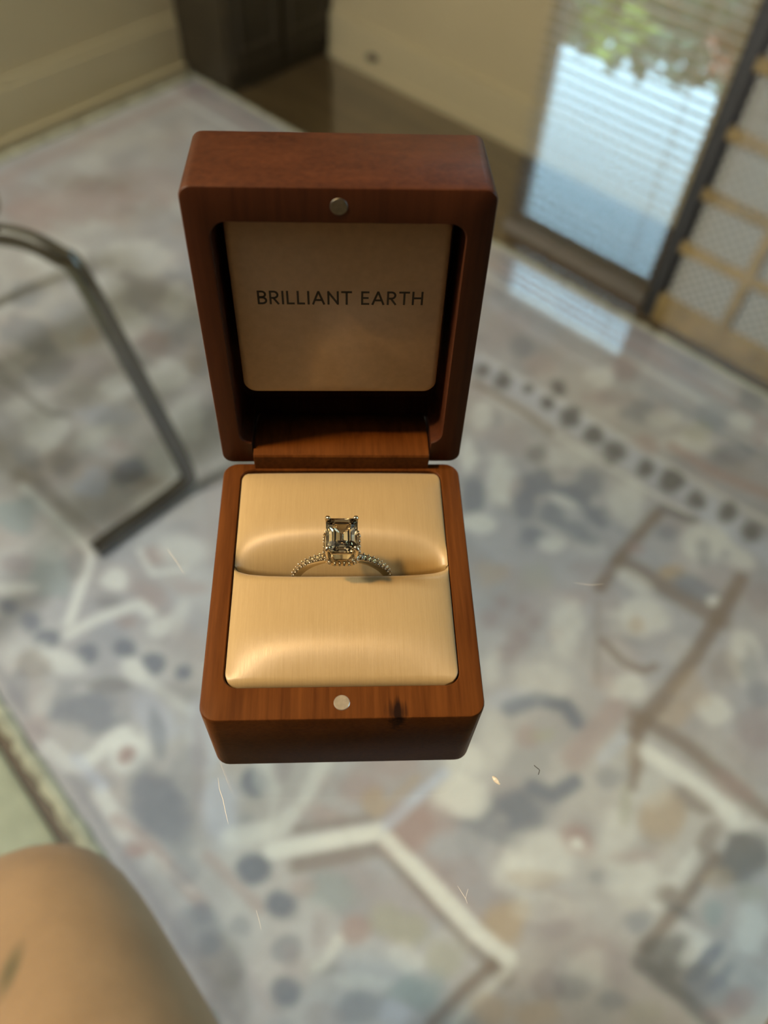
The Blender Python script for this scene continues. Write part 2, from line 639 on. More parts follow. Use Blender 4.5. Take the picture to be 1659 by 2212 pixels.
# tree outside
def tree(uv, h, r, n, label, mat, seed):
    rg = random.Random(seed)
    p = ROOM @ Vector((uv[0], uv[1], FLOOR_Z - .13))
    e = empty('tree', p)
    tag(e, label, 'tree', 'trees outside the window')
    tube('trunk', [(0, 0, 0), (.03, .02, h * .5), (0, .05, h)], [.09, .07, .04], M['bark'], e)
    V, F = [], []
    for i in range(n):
        d = Vector((rg.gauss(0, 1), rg.gauss(0, 1), rg.gauss(0, .8))).normalized() * (r * rg.random() ** .4)
        c = d + Vector((0, 0, h))
        a = Vector((rg.gauss(0, 1), rg.gauss(0, 1), rg.gauss(0, 1))).normalized()
        b_ = a.orthogonal().normalized()
        s = rg.uniform(.04, .08)
        k = len(V)
        V += [c - a * s, c + b_ * s * .45, c + a * s, c - b_ * s * .45]
        F.append((k, k + 1, k + 2, k + 3))
    mesh_obj('foliage', V, F, mat, e)['kind'] = 'stuff'


def hedge():
    rg = random.Random(9)
    u0, u1, v0, v1, h = -5.5, 2.2, 4.0, 4.7, 2.62
    e = empty('hedge')
    e.matrix_world = ROOM @ Matrix.Translation(((u0 + u1) / 2, v0, FLOOR_Z - .12))
    tag(e, 'grey-green hedge outside the bright window, mirrored at the top right', 'hedge')
    w = (u1 - u0) / 2
    boxes('hedge_core', [(-w, w, .08, v1 - v0 - .08, 0, h - .1)], M['leaf_dark'], e)
    V, F = [], []
    for i in range(9000):
        k = rg.random()
        if k < .72:
            c = Vector((rg.uniform(-w, w), rg.uniform(-.03, .10), rg.uniform(0, h)))
        else:
            c = Vector((rg.uniform(-w, w), rg.uniform(0, v1 - v0), h + rg.uniform(-.12, .06)))
        a = Vector((rg.gauss(0, 1), rg.gauss(0, 1), rg.gauss(0, 1))).normalized()
        b_ = a.orthogonal().normalized()
        s = rg.uniform(.04, .09)
        n = len(V)
        V += [c - a * s, c + b_ * s * .5, c + a * s, c - b_ * s * .5]
        F.append((n, n + 1, n + 2, n + 3))
    mesh_obj('foliage', V, F, M['leaf'], e)['kind'] = 'stuff'


hedge()
tree((-1.02, 3.2), 2.06, .10, 70, 'small salmon-pink flowering bush outside the window, mirrored near the dark post', M['bloom'], 5)
tree((-1.62, 3.4), 2.20, .15, 90, 'small yellow-green tree outside the window, mirrored in the glass', M['leaf_y'], 2)

# dark cabinet in the far corner
e = empty('dark_cabinet')
e.matrix_world = ROOM @ Matrix.Translation((WALL_U + .002, 1.095, FLOOR_Z))
tag(e, 'tall dark wooden cabinet standing in the far corner of the room', 'cabinet')
cw, cd, ch = .178, .312, 1.75
boxes('body', [(0, cw - .016, 0, cd, 0, ch)], M['cabinet'], e)
for y0, y1, hy in ((.006, .153, .135), (.159, .306, .177)):
    d = boxes('door', [(cw - .016, cw, y0, y1, .05, ch - .02)], M['cabinet'], e)
    boxes('panel_moulding', [(cw, cw + .004, y0 + .02, y0 + .026, .09, ch - .06), (cw, cw + .004, y1 - .026, y1 - .02, .09, ch - .06),
                             (cw, cw + .004, y0 + .026, y1 - .026, .09, .096), (cw, cw + .004, y0 + .026, y1 - .026, ch - .066, ch - .06)], M['cabinet_line'], d)
    tube('handle', [(cw, hy, .80), (cw + .02, hy, .80), (cw + .02, hy, .95), (cw, hy, .95)], .004, M['steel'], d)

# lattice-fronted sideboard along the window wall
def sideboard():
    e = empty('lattice_sideboard')
    u0, u1, v0, v1, h = -.335, .80, 1.125, 1.395, .62
    e.matrix_world = ROOM @ Matrix.Translation((u0, v0, FLOOR_Z))
    tag(e, 'brown wooden sideboard with pale woven lattice front, right edge, beyond the rug', 'sideboard')
    w, d = u1 - u0, v1 - v0
    boxes('body', [(.004, w - .004, .02, d, .02, h - .02)], M['side_post'], e)
    boxes('top', [(-.01, w + .01, -.01, d + .004, h - .02, h)], M['side_wood'], e)
    boxes('base_rail', [(.022, w - .022, 0, .02, 0, .052)], M['side_wood'], e)
    for x in (0, w - .022):
        boxes('post', [(x, x + .022, 0, .02, 0, h - .02)], M['side_post'], e)
    zs = [.052 + i * .096 for i in range(7)]
    xs = [.022 + i * .1213 for i in range(10)]
    bar = .009
    for z in zs[1:-1]:
        boxes('lattice_bar', [(.022, w - .022, .002, .018, z - bar, z + bar)], M['side_wood'], e)
    for x in xs[1:-1]:
        boxes('lattice_bar', [(x - bar, x + bar, .0, .0185, .052, h - .02)], M['side_wood'], e)
    proto = None
    for i in range(9):
        for j in range(6):
            if xs[i] > .62:
                continue
            x0, x1 = xs[i] + bar, xs[i + 1] - bar
            z0 = zs[j] + bar if j else zs[j]
            z1 = min(zs[j + 1] - bar, h - .02)
            if z1 - z0 > .02:
                boxes('woven_panel', [(x0, x1, .008, .0195, z0, z1)], M['woven'], e)
    return e


sideboard()

# small dark fitting on the baseboard
V = []
ds = loft('door_stop', [[(.017 * k * math.cos(2 * math.pi * i / 20), -z, .008 * k * math.sin(2 * math.pi * i / 20)) for i in range(20)]
                        for k, z in ((1, 0), (1, .008), (.9, .011), (.5, .0125))], M['rubber'], None, 40)
ds.matrix_world = ROOM @ Matrix.Translation((-1.235, WALL_V - .0145, FLOOR_Z + .045))
tag(ds, 'small dark oval fitting on the pale baseboard behind the box', 'door stop')

# ------------------------------------------------------------------ rug
MOTIFS = [('e', 'rose', 0.55, -1.2901, 0.5936, 0.1023, 0.1057, 0.0559, -0.0395),
    ('e', 'rose', 0.5, -1.3066, 0.513, 0.0353, 0.0363, 0.049, -0.0326),
    ('e', 'rose', 0.35, -1.2296, 0.7451, 0.0499, 0.0518, 0.0498, -0.0396),
    ('e', 'brown', 0.4, -1.3101, 0.6614, 0.0554, 0.0576, 0.0257, -0.0187),
    ('e', 'pale', 0.5, -1.0644, 0.5823, 0.0461, 0.0469, 0.0421, -0.0328),
    ('e', 'brown', 0.2, -1.1755, 0.6689, 0.0362, 0.0373, 0.0235, -0.0183),
    ('e', 'pale', 0.5, -1.0423, 0.4951, 0.0223, 0.0225, 0.0252, -0.0187),
    ('e', 'slate', 0.5, -1.1159, 0.3862, 0.0219, 0.022, 0.0359, -0.0239),
    ('e', 'pale', 0.4, -1.1674, 0.4777, 0.0341, 0.0346, 0.033, -0.0228),
    ('e', 'slate', 0.55, -1.0369, 0.3337, 0.0493, 0.0167, 0.0285, -0.0309),
    ('e', 'blue', 0.3, -1.0175, 0.4012, 0.0269, 0.0269, 0.0287, -0.0203),
    ('e', 'rose', 0.6, -0.8752, 0.4632, 0.036, 0.0045, 0.0146, -0.026),
    ('e', 'pale', 0.6, -0.9525, 0.4661, 0.0414, 0.0134, 0.0241, -0.0299),
    ('e', 'pale', 0.5, -0.9294, 0.5564, 0.0167, 0.0168, 0.0376, -0.0309),
    ('e', 'tan', 0.5, -0.9587, 0.3958, 0.0133, 0.0132, 0.0182, -0.0132),
    ('e', 'slate', 0.5, -0.9433, 0.3053, 0.0308, 0.0304, 0.0305, -0.0208),
    ('e', 'mauve', 0.45, -0.8918, 0.3561, 0.031, 0.0306, 0.0255, -0.0186),
    ('e', 'pale', 0.7, -0.8005, 0.4316, 0.026, 0.0257, 0.0324, -0.0263),
    ('e', 'slate', 0.3, -0.8483, 0.4138, 0.0131, 0.0129, 0.0168, -0.0131),
    ('e', 'pale', 0.6, -0.7104, 0.3945, 0.0201, 0.0197, 0.0443, -0.0369),
    ('e', 'pale', 0.6, -0.8329, 0.3568, 0.0204, 0.0201, 0.0243, -0.0183),
    ('e', 'blue', 0.5, -0.7955, 0.3113, 0.0299, 0.0292, 0.0193, -0.0144),
    ('e', 'pale', 0.4, -0.8958, 0.2399, 0.0248, 0.0243, 0.0246, -0.0163),
    ('e', 'tan', 0.3, -0.8017, 0.4899, 0.0106, 0.0105, 0.0331, -0.028),
    ('e', 'slate', 0.85, -0.6814, 0.2712, 0.006, 0.027, 0.0263, -0.0091),
    ('e', 'pale', 0.6, -0.7724, 0.269, 0.003, 0.0409, 0.0222, -0.0058),
    ('e', 'pale', 0.55, -0.6659, 0.3225, 0.0242, 0.0235, 0.0276, -0.0224),
    ('e', 'rose', 0.4, -0.7406, 0.2872, 0.017, 0.0166, 0.0146, -0.011),
    ('e', 'pale', 0.7, -0.8286, 0.227, -0.0074, 0.042, 0.0361, -0.0039),
    ('e', 'slate', 0.5, -0.81, 0.1828, 0.0337, 0.0014, 0.0066, -0.0169),
    ('e', 'dark', 0.4, -0.7646, 0.2147, 0.0271, 0.0051, 0.0109, -0.0188),
    ('e', 'blue', 0.6, -0.7079, 0.2219, -0.0033, 0.0269, 0.0249, -0.0028),
    ('e', 'pale', 0.6, -0.6245, 0.3143, 0.0191, 0.0185, 0.0265, -0.0219),
    ('e', 'pale', 0.6, -0.6202, 0.2604, 0.0091, 0.0375, 0.0196, -0.0069),
    ('s', 'dark', 0.5, 0.0054, [(-0.972, 0.249), (-0.868, 0.254), (-0.835, 0.273)]),
    ('s', 'pale', 0.4, 0.004, [(-1.022, 0.272), (-0.933, 0.273)]),
    ('s', 'brown', 0.45, 0.0114, [(-0.794, 0.157), (-0.611, 0.151)]),
    ('s', 'pale', 0.9, 0.0072, [(-0.771, 0.149), (-0.608, 0.149), (-0.574, 0.106), (-0.543, 0.066)]),
    ('s', 'brown', 0.5, 0.0042, [(-0.609, 0.173), (-0.679, 0.17), (-0.771, 0.172)]),
    ('e', 'teal', 0.7, -0.7273, 0.1132, 0.04, 0.0086, 0.0142, -0.0239),
    ('e', 'teal', 0.6, -0.62, 0.0917, 0.0174, 0.0166, 0.03, -0.0206),
    ('e', 'mauve', 0.7, -0.6671, 0.0667, 0.0175, 0.0166, 0.0156, -0.0101),
    ('e', 'pale', 0.35, -0.6538, 0.1149, 0.0178, 0.017, 0.0157, -0.0108),
    ('e', 'dark', 0.4, -0.6079, 0.123, 0.0097, 0.0092, 0.018, -0.0129),
    ('e', 'pale', 0.7, -0.6336, 0.0448, 0.0172, 0.0163, 0.0095, -0.0062),
    ('e', 'dark', 0.35, -0.6061, 0.0473, 0.0213, 0.0202, 0.0116, -0.0077),
    ('e', 'rose', 0.6, -0.5436, 0.1995, 0.0125, 0.0119, 0.0128, -0.0102),
    ('s', 'pale', 0.7, 0.0045, [(-0.566, 0.194), (-0.523, 0.183), (-0.498, 0.218)]),
    ('e', 'pale', 0.5, -0.5208, 0.2366, 0.0226, 0.0215, 0.0203, -0.0169),
    ('e', 'pale', 0.85, -0.5501, 0.1434, 0.0026, 0.0161, 0.0172, -0.004),
    ('e', 'dark', 0.35, -0.5312, 0.1182, 0.0129, 0.0122, 0.01, -0.0075),
    ('e', 'rose', 0.45, -0.4956, 0.1614, 0.0292, 0.0063, 0.0072, -0.0163),
    ('e', 'rose', 0.4, -0.4715, 0.2034, 0.0176, 0.0167, 0.0108, -0.0091),
    ('e', 'pale', 0.5, -0.4484, 0.1686, 0.0128, 0.0052, 0.0171, -0.0272),
    ('s', 'pale', 0.8, 0.0082, [(-0.529, 0.056), (-0.52, 0.096), (-0.5, 0.143), (-0.479, 0.144)]),
    ('e', 'rose', 0.5, -0.4896, 0.1159, 0.0127, 0.012, 0.0074, -0.0057),
    ('e', 'pale', 0.7, -0.4546, 0.1398, 0.0128, 0.012, 0.0124, -0.01),
    ('e', 'slate', 0.95, -0.5798, 0.0352, 0.0093, 0.0087, 0.0111, -0.0074),
    ('e', 'slate', 0.95, -0.5396, 0.033, 0.01, 0.0094, 0.0117, -0.008),
    ('e', 'slate', 0.95, -0.4909, 0.0553, 0.0099, 0.0093, 0.0112, -0.0081),
    ('e', 'slate', 0.95, -0.4639, 0.0911, 0.01, 0.0094, 0.0111, -0.0084),
    ('e', 'slate', 0.95, -0.4188, 0.1017, 0.0099, 0.0093, 0.0106, -0.0084),
    ('e', 'slate', 0.95, -0.3843, 0.1214, 0.0074, 0.007, 0.0077, -0.0064),
    ('e', 'slate', 0.95, -0.6173, 0.0274, 0.0076, 0.0072, 0.0094, -0.0061),
    ('e', 'pale', 0.75, -0.5081, 0.0281, 0.0282, 0.0119, 0.0084, -0.0113),
    ('e', 'pale', 0.75, -0.4297, 0.0804, 0.0214, 0.0017, 0.0022, -0.0108),
    ('s', 'pale', 0.5, 0.0066, [(-0.435, 0.084), (-0.399, 0.084), (-0.335, 0.096)]),
    ('e', 'dark', 0.2, -0.3691, 0.0959, 0.0203, 0.019, 0.0092, -0.0076),
    ('e', 'dark', 0.5, -0.4415, 0.0445, 0.0243, 0.0228, 0.0078, -0.0058),
    ('e', 'slate', 0.8, -0.4331, 0.0082, 0.0482, 0.0256, 0.0161, -0.0192),
    ('e', 'brown', 0.5, -0.5247, -0.0003, 0.0142, 0.0134, 0.0157, -0.0105),
    ('e', 'slate', 0.5, -0.5111, -0.0287, 0.012, 0.0112, 0.0204, -0.0134),
    ('e', 'pale', 0.35, -0.4761, -0.0201, 0.0148, 0.0039, 0.0114, -0.0237),
    ('e', 'blue', 0.45, -0.3687, 0.0604, 0.0048, 0.0201, 0.0356, -0.0076),
    ('e', 'blue', 0.4, -0.3009, 0.0812, 0.0138, 0.0128, 0.0381, -0.0326),
    ('s', 'pale', 0.85, 0.0089, [(-0.429, -0.046), (-0.39, -0.042), (-0.377, -0.026), (-0.381, 0.006), (-0.374, 0.024)]),
    ('e', 'pale', 0.95, -0.3569, 0.0141, 0.0009, 0.0256, 0.0281, -0.0012),
    ('e', 'rose', 0.95, -0.3529, 0.009, -0.002, 0.0117, 0.0104, 0.0011),
    ('e', 'rose', 0.45, -0.453, -0.0452, 0.0117, 0.0109, 0.019, -0.0127),
    ('e', 'slate', 0.35, -0.3517, -0.0317, 0.0152, 0.014, 0.0085, -0.0062),
    ('e', 'slate', 0.85, -0.2801, -0.0003, 0.0095, 0.0247, 0.0518, -0.0142),
    ('e', 'slate', 0.6, -0.349, 0.0516, 0.0056, 0.0076, 0.0353, -0.0199),
    ('e', 'slate', 0.35, -0.2874, 0.0421, 0.0154, 0.0143, 0.0286, -0.0238),
    ('s', 'pale', 0.75, 0.0086, [(-0.341, -0.036), (-0.286, -0.046)]),
    ('s', 'blue', 0.5, 0.0076, [(-0.391, -0.032), (-0.344, -0.031)]),
    ('s', 'rose', 0.6, 0.0074, [(-0.304, -0.042), (-0.251, -0.033), (-0.165, -0.035)]),
    ('s', 'pale', 0.4, 0.0025, [(-0.288, -0.042), (-0.182, -0.033)]),
    ('e', 'rose', 0.9, -0.2601, -0.0448, 0.0102, 0.0094, 0.006, -0.0047),
    ('s', 'rose', 0.5, 0.0066, [(-0.2, 0.001), (-0.122, 0.004)]),
    ('e', 'mauve', 0.5, -0.2881, 0.0633, 0.0062, 0.0058, 0.0413, -0.0351),
    ('e', 'slate', 0.6, -0.1555, -0.0555, 0.021, 0.0191, 0.0164, -0.0138),
    ('e', 'dark', 0.5, -0.1124, -0.0558, 0.0172, 0.0156, 0.0185, -0.0163),
    ('e', 'slate', 0.4, -0.2071, -0.0247, 0.0109, 0.01, 0.0107, -0.0089),
    ('e', 'dark', 0.45, -0.0815, -0.0709, 0.0168, 0.0153, 0.0147, -0.0131),
    ('e', 'slate', 0.85, -0.2231, 0.0873, 0.0116, 0.0107, 0.0116, -0.0106),
    ('e', 'slate', 0.5, -0.1935, 0.0491, 0.0105, 0.0097, 0.0102, -0.0093),
    ('e', 'slate', 1, -0.154, 0.0252, 0.0131, 0.0121, 0.0123, -0.0113),
    ('e', 'slate', 1, -0.1061, 0.0219, 0.0136, 0.0124, 0.0122, -0.0116),
    ('e', 'slate', 0.6, -0.0731, -0.0032, 0.0112, 0.0102, 0.0096, -0.0093),
    ('e', 'slate', 0.95, -0.0484, -0.0302, 0.0116, 0.0105, 0.0097, -0.0093),
    ('e', 'slate', 0.6, -0.1601, -0.0393, 0.0071, 0.0065, 0.0067, -0.0057),
    ('e', 'slate', 0.6, -0.1354, -0.0543, 0.0083, 0.0076, 0.0077, -0.0066),
    ('e', 'slate', 0.5, -0.1237, -0.0207, 0.0085, 0.0077, 0.0077, -0.0069),
    ('e', 'blue', 0.6, -0.2253, 0.0434, 0.0151, 0.0139, 0.0341, -0.0299),
    ('s', 'pale', 0.6, 0.0111, [(-0.182, 0.162), (-0.161, 0.11), (-0.165, 0.072), (-0.196, 0.031)]),
    ('e', 'pale', 0.4, -0.2254, 0.114, 0.0117, 0.0109, 0.0236, -0.0221),
    ('e', 'mauve', 0.6, -0.2176, 0.1286, 0.0079, 0.0073, 0.0196, -0.0188),
    ('e', 'rose', 0.5, -0.1364, 0.1604, 0.0234, 0.0216, 0.0143, -0.0152),
    ('e', 'rose', 0.55, -0.1382, 0.1169, 0.0191, 0.0176, 0.0084, -0.0086),
    ('e', 'rose', 0.4, -0.1229, 0.209, 0.0238, 0.0221, 0.0108, -0.0121),
    ('s', 'pale', 0.3, 0.0039, [(-0.159, 0.045), (-0.198, 0.103)]),
    ('s', 'mauve', 0.5, 0.0039, [(-0.15, 0.085), (-0.16, 0.139)]),
    ('s', 'brown', 0.6, 0.0093, [(-0.123, 0.059), (-0.066, 0.137), (0.065, 0.128), (0.108, 0.128)]),
    ('s', 'brown', 0.5, 0.0056, [(-0.15, 0.085), (-0.098, 0.15)]),
    ('s', 'rose', 0.4, 0.0066, [(-0.067, 0.162), (0.09, 0.151)]),
    ('s', 'pale', 1.0, 0.0083, [(-0.152, 0.052), (-0.08, 0.146), (0.062, 0.14), (0.101, 0.144)]),
    ('s', 'blue', 0.9, 0.0063, [(-0.078, 0.155), (-0.068, 0.245)]),
    ('s', 'tan', 0.6, 0.004, [(-0.094, 0.157), (-0.089, 0.219)]),
    ('e', 'rose', 0.85, -0.0595, 0.1692, 0.025, 0.0015, 0.0002, -0.0281),
    ('e', 'rose', 0.55, -0.0456, 0.2092, 0.0194, 0.0178, 0.0162, -0.0196),
    ('e', 'tan', 0.7, -0.1067, 0.1632, 0.01, 0.0093, 0.0103, -0.0113),
    ('s', 'brown', 0.75, 0.006, [(0.092, 0.13), (0.084, 0.09), (0.078, 0.046)]),
    ('s', 'pale', 0.6, 0.0049, [(0.107, 0.133), (0.098, 0.087), (0.095, 0.061)]),
    ('e', 'teal', 0.5, -0.0744, 0.066, 0.0218, 0.0199, 0.0125, -0.0129),
    ('e', 'rose', 0.4, -0.1029, 0.046, 0.0109, 0.01, 0.0065, -0.0063),
    ('e', 'rose', 0.75, -0.0321, 0.0569, 0.0107, 0.0097, 0.0103, -0.011),
    ('e', 'green', 0.6, -0.0029, 0.0894, 0.0272, 0.0072, 0.0028, -0.0178),
    ('e', 'dark', 0.3, -0.0335, 0.0104, 0.0104, 0.0094, 0.0057, -0.0058),
    ('s', 'pale', 0.6, 0.0054, [(-0.04, 0.038), (-0.036, 0.013), (-0.04, 0.004)]),
    ('e', 'pale', 0.5, 0.0202, 0.0703, 0.022, 0.006, 0.0018, -0.0129),
    ('e', 'green', 0.5, 0.0519, 0.0991, 0.0141, 0.0128, 0.0106, -0.0129),
    ('e', 'teal', 0.7, 0.0493, 0.0583, 0.0207, 0.0188, 0.0104, -0.0121),
    ('e', 'pale', 0.35, 0.0026, 0.0267, 0.0241, 0.0219, 0.0055, -0.0059),
    ('e', 'slate', 0.6, 0.0187, 0.0094, 0.0204, 0.0184, 0.0106, -0.0114),
    ('e', 'blue', 0.5, 0.0451, 0.028, 0.0136, 0.0123, 0.0077, -0.0087),
    ('e', 'mauve', 0.4, -0.003, -0.0207, 0.0135, 0.0122, 0.0108, -0.0109),
    ('e', 'mauve', 0.3, -0.0607, -0.0087, 0.0069, 0.0063, 0.0118, -0.0115),
    ('e', 'mauve', 0.4, -0.0605, 0.0311, 0.0071, 0.0065, 0.0151, -0.0152),
    ('e', 'tan', 0.9, 0.0772, 0.1684, 0.0163, 0.0149, 0.0145, -0.0193),
    ('e', 'mauve', 0.35, 0.0463, 0.1763, 0.0184, 0.0169, 0.0111, -0.0144),
    ('e', 'mauve', 0.45, 0.0135, 0.1775, 0.0187, 0.0171, 0.0088, -0.011),
    ('e', 'pale', 0.5, 0.0546, 0.2152, 0.0188, 0.0172, 0.014, -0.0189),
    ('e', 'mauve', 0.5, 0.1197, 0.2012, 0.0146, 0.0133, 0.01, -0.0144),
    ('e', 'rose', 0.3, 0.1632, 0.206, 0.0179, 0.0163, 0.0094, -0.0143),
    ('e', 'mauve', 0.5, 0.1441, 0.1497, 0.014, 0.0127, 0.007, -0.01),
    ('e', 'pale', 0.4, 0.1666, 0.1922, 0.0178, 0.0162, 0.0092, -0.014),
    ('e', 'slate', 0.4, 0.1652, 0.1688, 0.014, 0.0127, 0.0068, -0.0101),
    ('e', 'tan', 0.5, 0.1476, 0.1208, 0.0172, 0.0156, 0.0069, -0.0095),
    ('e', 'slate', 0.5, 0.1999, 0.184, 0.0105, 0.0095, 0.0043, -0.0068),
    ('e', 'tan', 0.4, 0.1143, 0.0959, 0.0137, 0.0124, 0.0072, -0.0093),
    ('e', 'slate', 0.9, 0.019, 0.2722, 0.035, 0.0227, 0.0098, -0.0198),
    ('s', 'slate', 0.9, 0.0098, [(0.017, 0.302), (0.041, 0.31), (0.05, 0.34)]),
    ('e', 'slate', 0.55, 0.0094, 0.2326, 0.0372, 0.0158, 0.0046, -0.0148),
    ('e', 'pale', 0.8, -0.0359, 0.2391, 0.0235, 0.0217, 0.013, -0.0162),
    ('e', 'pale', 0.6, -0.0585, 0.2762, 0.0201, 0.0186, 0.0137, -0.0172),
    ('s', 'slate', 0.9, 0.0102, [(-0.06, 0.36), (-0.042, 0.394), (-0.011, 0.41), (0.011, 0.402)]),
    ('e', 'rose', 0.55, -0.0226, 0.3476, 0.0026, 0.0154, 0.0157, -0.0033),
    ('e', 'blue', 0.4, -0.0629, 0.3739, 0.0253, 0.0236, 0.0108, -0.0146),
    ('e', 'pale', 0.4, -0.052, 0.3125, 0.0163, 0.0152, 0.0207, -0.0269),
    ('s', 'rose', 0.55, 0.015, [(0.034, 0.362), (0.036, 0.41), (0.037, 0.451)]),
    ('s', 'blue', 0.4, 0.0073, [(0.059, 0.385), (0.064, 0.428)]),
    ('e', 'green', 0.5, -0.0103, 0.359, 0.0124, 0.0115, 0.0046, -0.0065),
    ('e', 'slate', 0.45, 0.079, 0.374, 0.0121, 0.0112, 0.007, -0.011),
    ('e', 'rose', 0.85, 0.0878, 0.288, 0.0154, 0.0142, 0.0111, -0.0165),
    ('e', 'pale', 0.9, 0.0898, 0.2851, 0.0054, 0.0049, 0.0039, -0.0057),
    ('e', 'pale', 0.5, 0.1166, 0.3245, 0.0194, 0.0179, 0.0162, -0.0256),
    ('e', 'pale', 0.6, 0.0727, 0.251, 0.0304, 0.0279, 0.0139, -0.0197),
    ('e', 'tan', 0.35, 0.0789, 0.2248, 0.0224, 0.0205, 0.0054, -0.0076),
    ('e', 'slate', 0.4, 0.1339, 0.2783, 0.0151, 0.0138, 0.0036, -0.0056),
    ('e', 'tan', 0.75, 0.1452, 0.3782, 0.0198, 0.0182, 0.0158, -0.027),
    ('e', 'rose', 0.35, 0.1452, 0.3176, 0.0192, 0.0176, 0.0041, -0.0067),
    ('e', 'pale', 0.3, 0.1022, 0.2091, 0.0294, 0.0269, 0.0078, -0.011),
    ('e', 'pale', 0.4, 0.1169, 0.3946, 0.0201, 0.0186, 0.0111, -0.0186),
    ('e', 'tan', 0.5, 0.0875, 0.4116, 0.0082, 0.0076, 0.0177, -0.0288),
    ('e', 'green', 0.5, 0.1081, 0.3579, 0.0063, 0.0059, 0.0139, -0.0223),
    ('s', 'brown', 0.75, 0.0111, [(0.059, 0.459), (0.124, 0.469), (0.236, 0.462)]),
    ('s', 'pale', 0.9, 0.011, [(0.093, 0.428), (0.144, 0.434), (0.205, 0.433)]),
    ('s', 'brown', 0.6, 0.0072, [(0.068, 0.455), (0.09, 0.414), (0.103, 0.382)]),
    ('e', 'rose', 0.4, 0.1871, 0.4668, 0.0241, 0.0013, -0.0006, -0.0149),
    ('e', 'brown', 0.6, 0.1652, 0.4177, 0.0239, 0.0017, -0.0004, -0.0131),
    ('e', 'tan', 0.5, 0.091, 0.493, 0.017, 0.0159, 0.0091, -0.0158),
    ('e', 'pale', 0.6, 0.1265, 0.5343, 0.0172, 0.016, 0.0088, -0.0164),
    ('e', 'mauve', 0.6, 0.1762, 0.5483, 0.017, 0.0158, 0.0136, -0.0272),
    ('e', 'dark', 0.75, 0.2378, 0.4026, 0.0122, 0.0293, 0.0176, -0.0094),
    ('e', 'brown', 0.6, 0.1972, 0.3919, 0.0099, 0.0041, 0.0038, -0.0218),
    ('e', 'pale', 0.5, 0.2175, 0.431, 0.0119, 0.011, 0.0034, -0.0065),
    ('s', 'brown', 0.8, 0.0076, [(0.213, 0.379), (0.209, 0.319), (0.201, 0.246)]),
    ('s', 'pale', 0.5, 0.0047, [(0.193, 0.368), (0.189, 0.313), (0.187, 0.287)]),
    ('e', 'brown', 0.7, 0.1914, 0.309, 0.0113, 0.0103, 0.0057, -0.0097),
    ('e', 'slate', 0.6, 0.1832, 0.265, 0.0147, 0.0134, 0.007, -0.0115),
    ('e', 'tan', 0.5, 0.2261, 0.3596, 0.0114, 0.0105, 0.0045, -0.0085),
    ('e', 'teal', 0.6, 0.239, 0.325, 0.0097, 0.0088, 0.0074, -0.0138),
    ('e', 'dark', 0.6, 0.2119, 0.3032, 0.0174, 0.0038, 0.0002, -0.0082),
    ('e', 'pale', 0.4, 0.234, 0.2936, 0.017, 0.0038, 0.0001, -0.0101),
    ('e', 'dark', 0.75, 0.2172, 0.2552, 0.0209, 0.0006, -0.0039, -0.0298),
    ('e', 'slate', 0.8, 0.254, 0.2772, 0.0065, 0.0001, -0.0037, -0.025),
    ('e', 'dark', 0.5, 0.2443, 0.2461, 0.0214, 0.0194, 0.0083, -0.0146),
    ('e', 'slate', 0.6, 0.2744, 0.279, 0.0056, 0.0001, -0.0031, -0.0199),
    ('e', 'pale', 0.4, 0.2389, 0.2749, 0.0066, 0.0001, -0.0021, -0.0151),
    ('e', 'pale', 0.6, 0.2741, 0.3419, 0.0148, 0.0135, 0.0124, -0.0245),
    ('e', 'slate', 0.5, 0.2752, 0.2577, 0.0212, 0.0193, 0.0078, -0.0146),
    ('s', 'dark', 0.7, 0.0086, [(0.204, 0.231), (0.245, 0.236), (0.287, 0.235)]),
    ('e', 'rose', 0.6, 0.2984, 0.2733, 0.0118, 0.0003, -0.0033, -0.0195),
    ('e', 'rose', 0.5, 0.29, 0.2496, 0.014, 0.0127, 0.0038, -0.0072),
    ('e', 'mauve', 0.4, 0.188, 0.2116, 0.0107, 0.0097, 0.009, -0.0142),
    ('e', 'green', 0.3, 0.2341, 0.1991, 0.0139, 0.0126, 0.0062, -0.0103),
    ('e', 'pale', 0.5, 0.1616, 0.3005, 0.0227, 0.0208, 0.0099, -0.0162),
    ('e', 'green', 0.4, 0.2593, 0.3712, 0.0114, 0.0104, 0.0043, -0.0085),
    ('s', 'blue', 0.55, 0.026, [(-0.451, 0.807), (-0.134, 0.813), (0.071, 0.801)]),
    ('s', 'pale', 0.6, 0.0044, [(-0.406, 0.762), (-0.111, 0.774), (-0.035, 0.778)]),
    ('s', 'pale', 0.5, 0.0052, [(-0.464, 0.824), (0.049, 0.846)]),
    ('e', 'dark', 0.9, -0.4051, 0.8037, 0.012, 0.0118, 0.0141, -0.0187),
    ('e', 'dark', 0.9, -0.3626, 0.8162, 0.0076, 0.0075, 0.0086, -0.0119),
    ('e', 'dark', 0.9, -0.3213, 0.8124, 0.0092, 0.009, 0.01, -0.0142),
    ('e', 'dark', 0.9, -0.2789, 0.8162, 0.0128, 0.0125, 0.0135, -0.0199),
    ('e', 'dark', 0.9, -0.2295, 0.8077, 0.0105, 0.0103, 0.0106, -0.0162),
    ('e', 'dark', 0.9, -0.1858, 0.8007, 0.0135, 0.0131, 0.0131, -0.0206),
    ('e', 'dark', 0.9, -0.1374, 0.8121, 0.0114, 0.011, 0.0105, -0.0174),
    ('e', 'dark', 0.9, -0.0943, 0.8143, 0.0133, 0.0128, 0.0117, -0.0203),
    ('e', 'dark', 0.9, -0.049, 0.8077, 0.0121, 0.0117, 0.0102, -0.0184),
    ('e', 'dark', 0.9, -0.0035, 0.8212, 0.011, 0.0106, 0.0088, -0.0168),
    ('e', 'dark', 0.9, 0.0385, 0.8117, 0.0129, 0.0123, 0.0098, -0.0195),
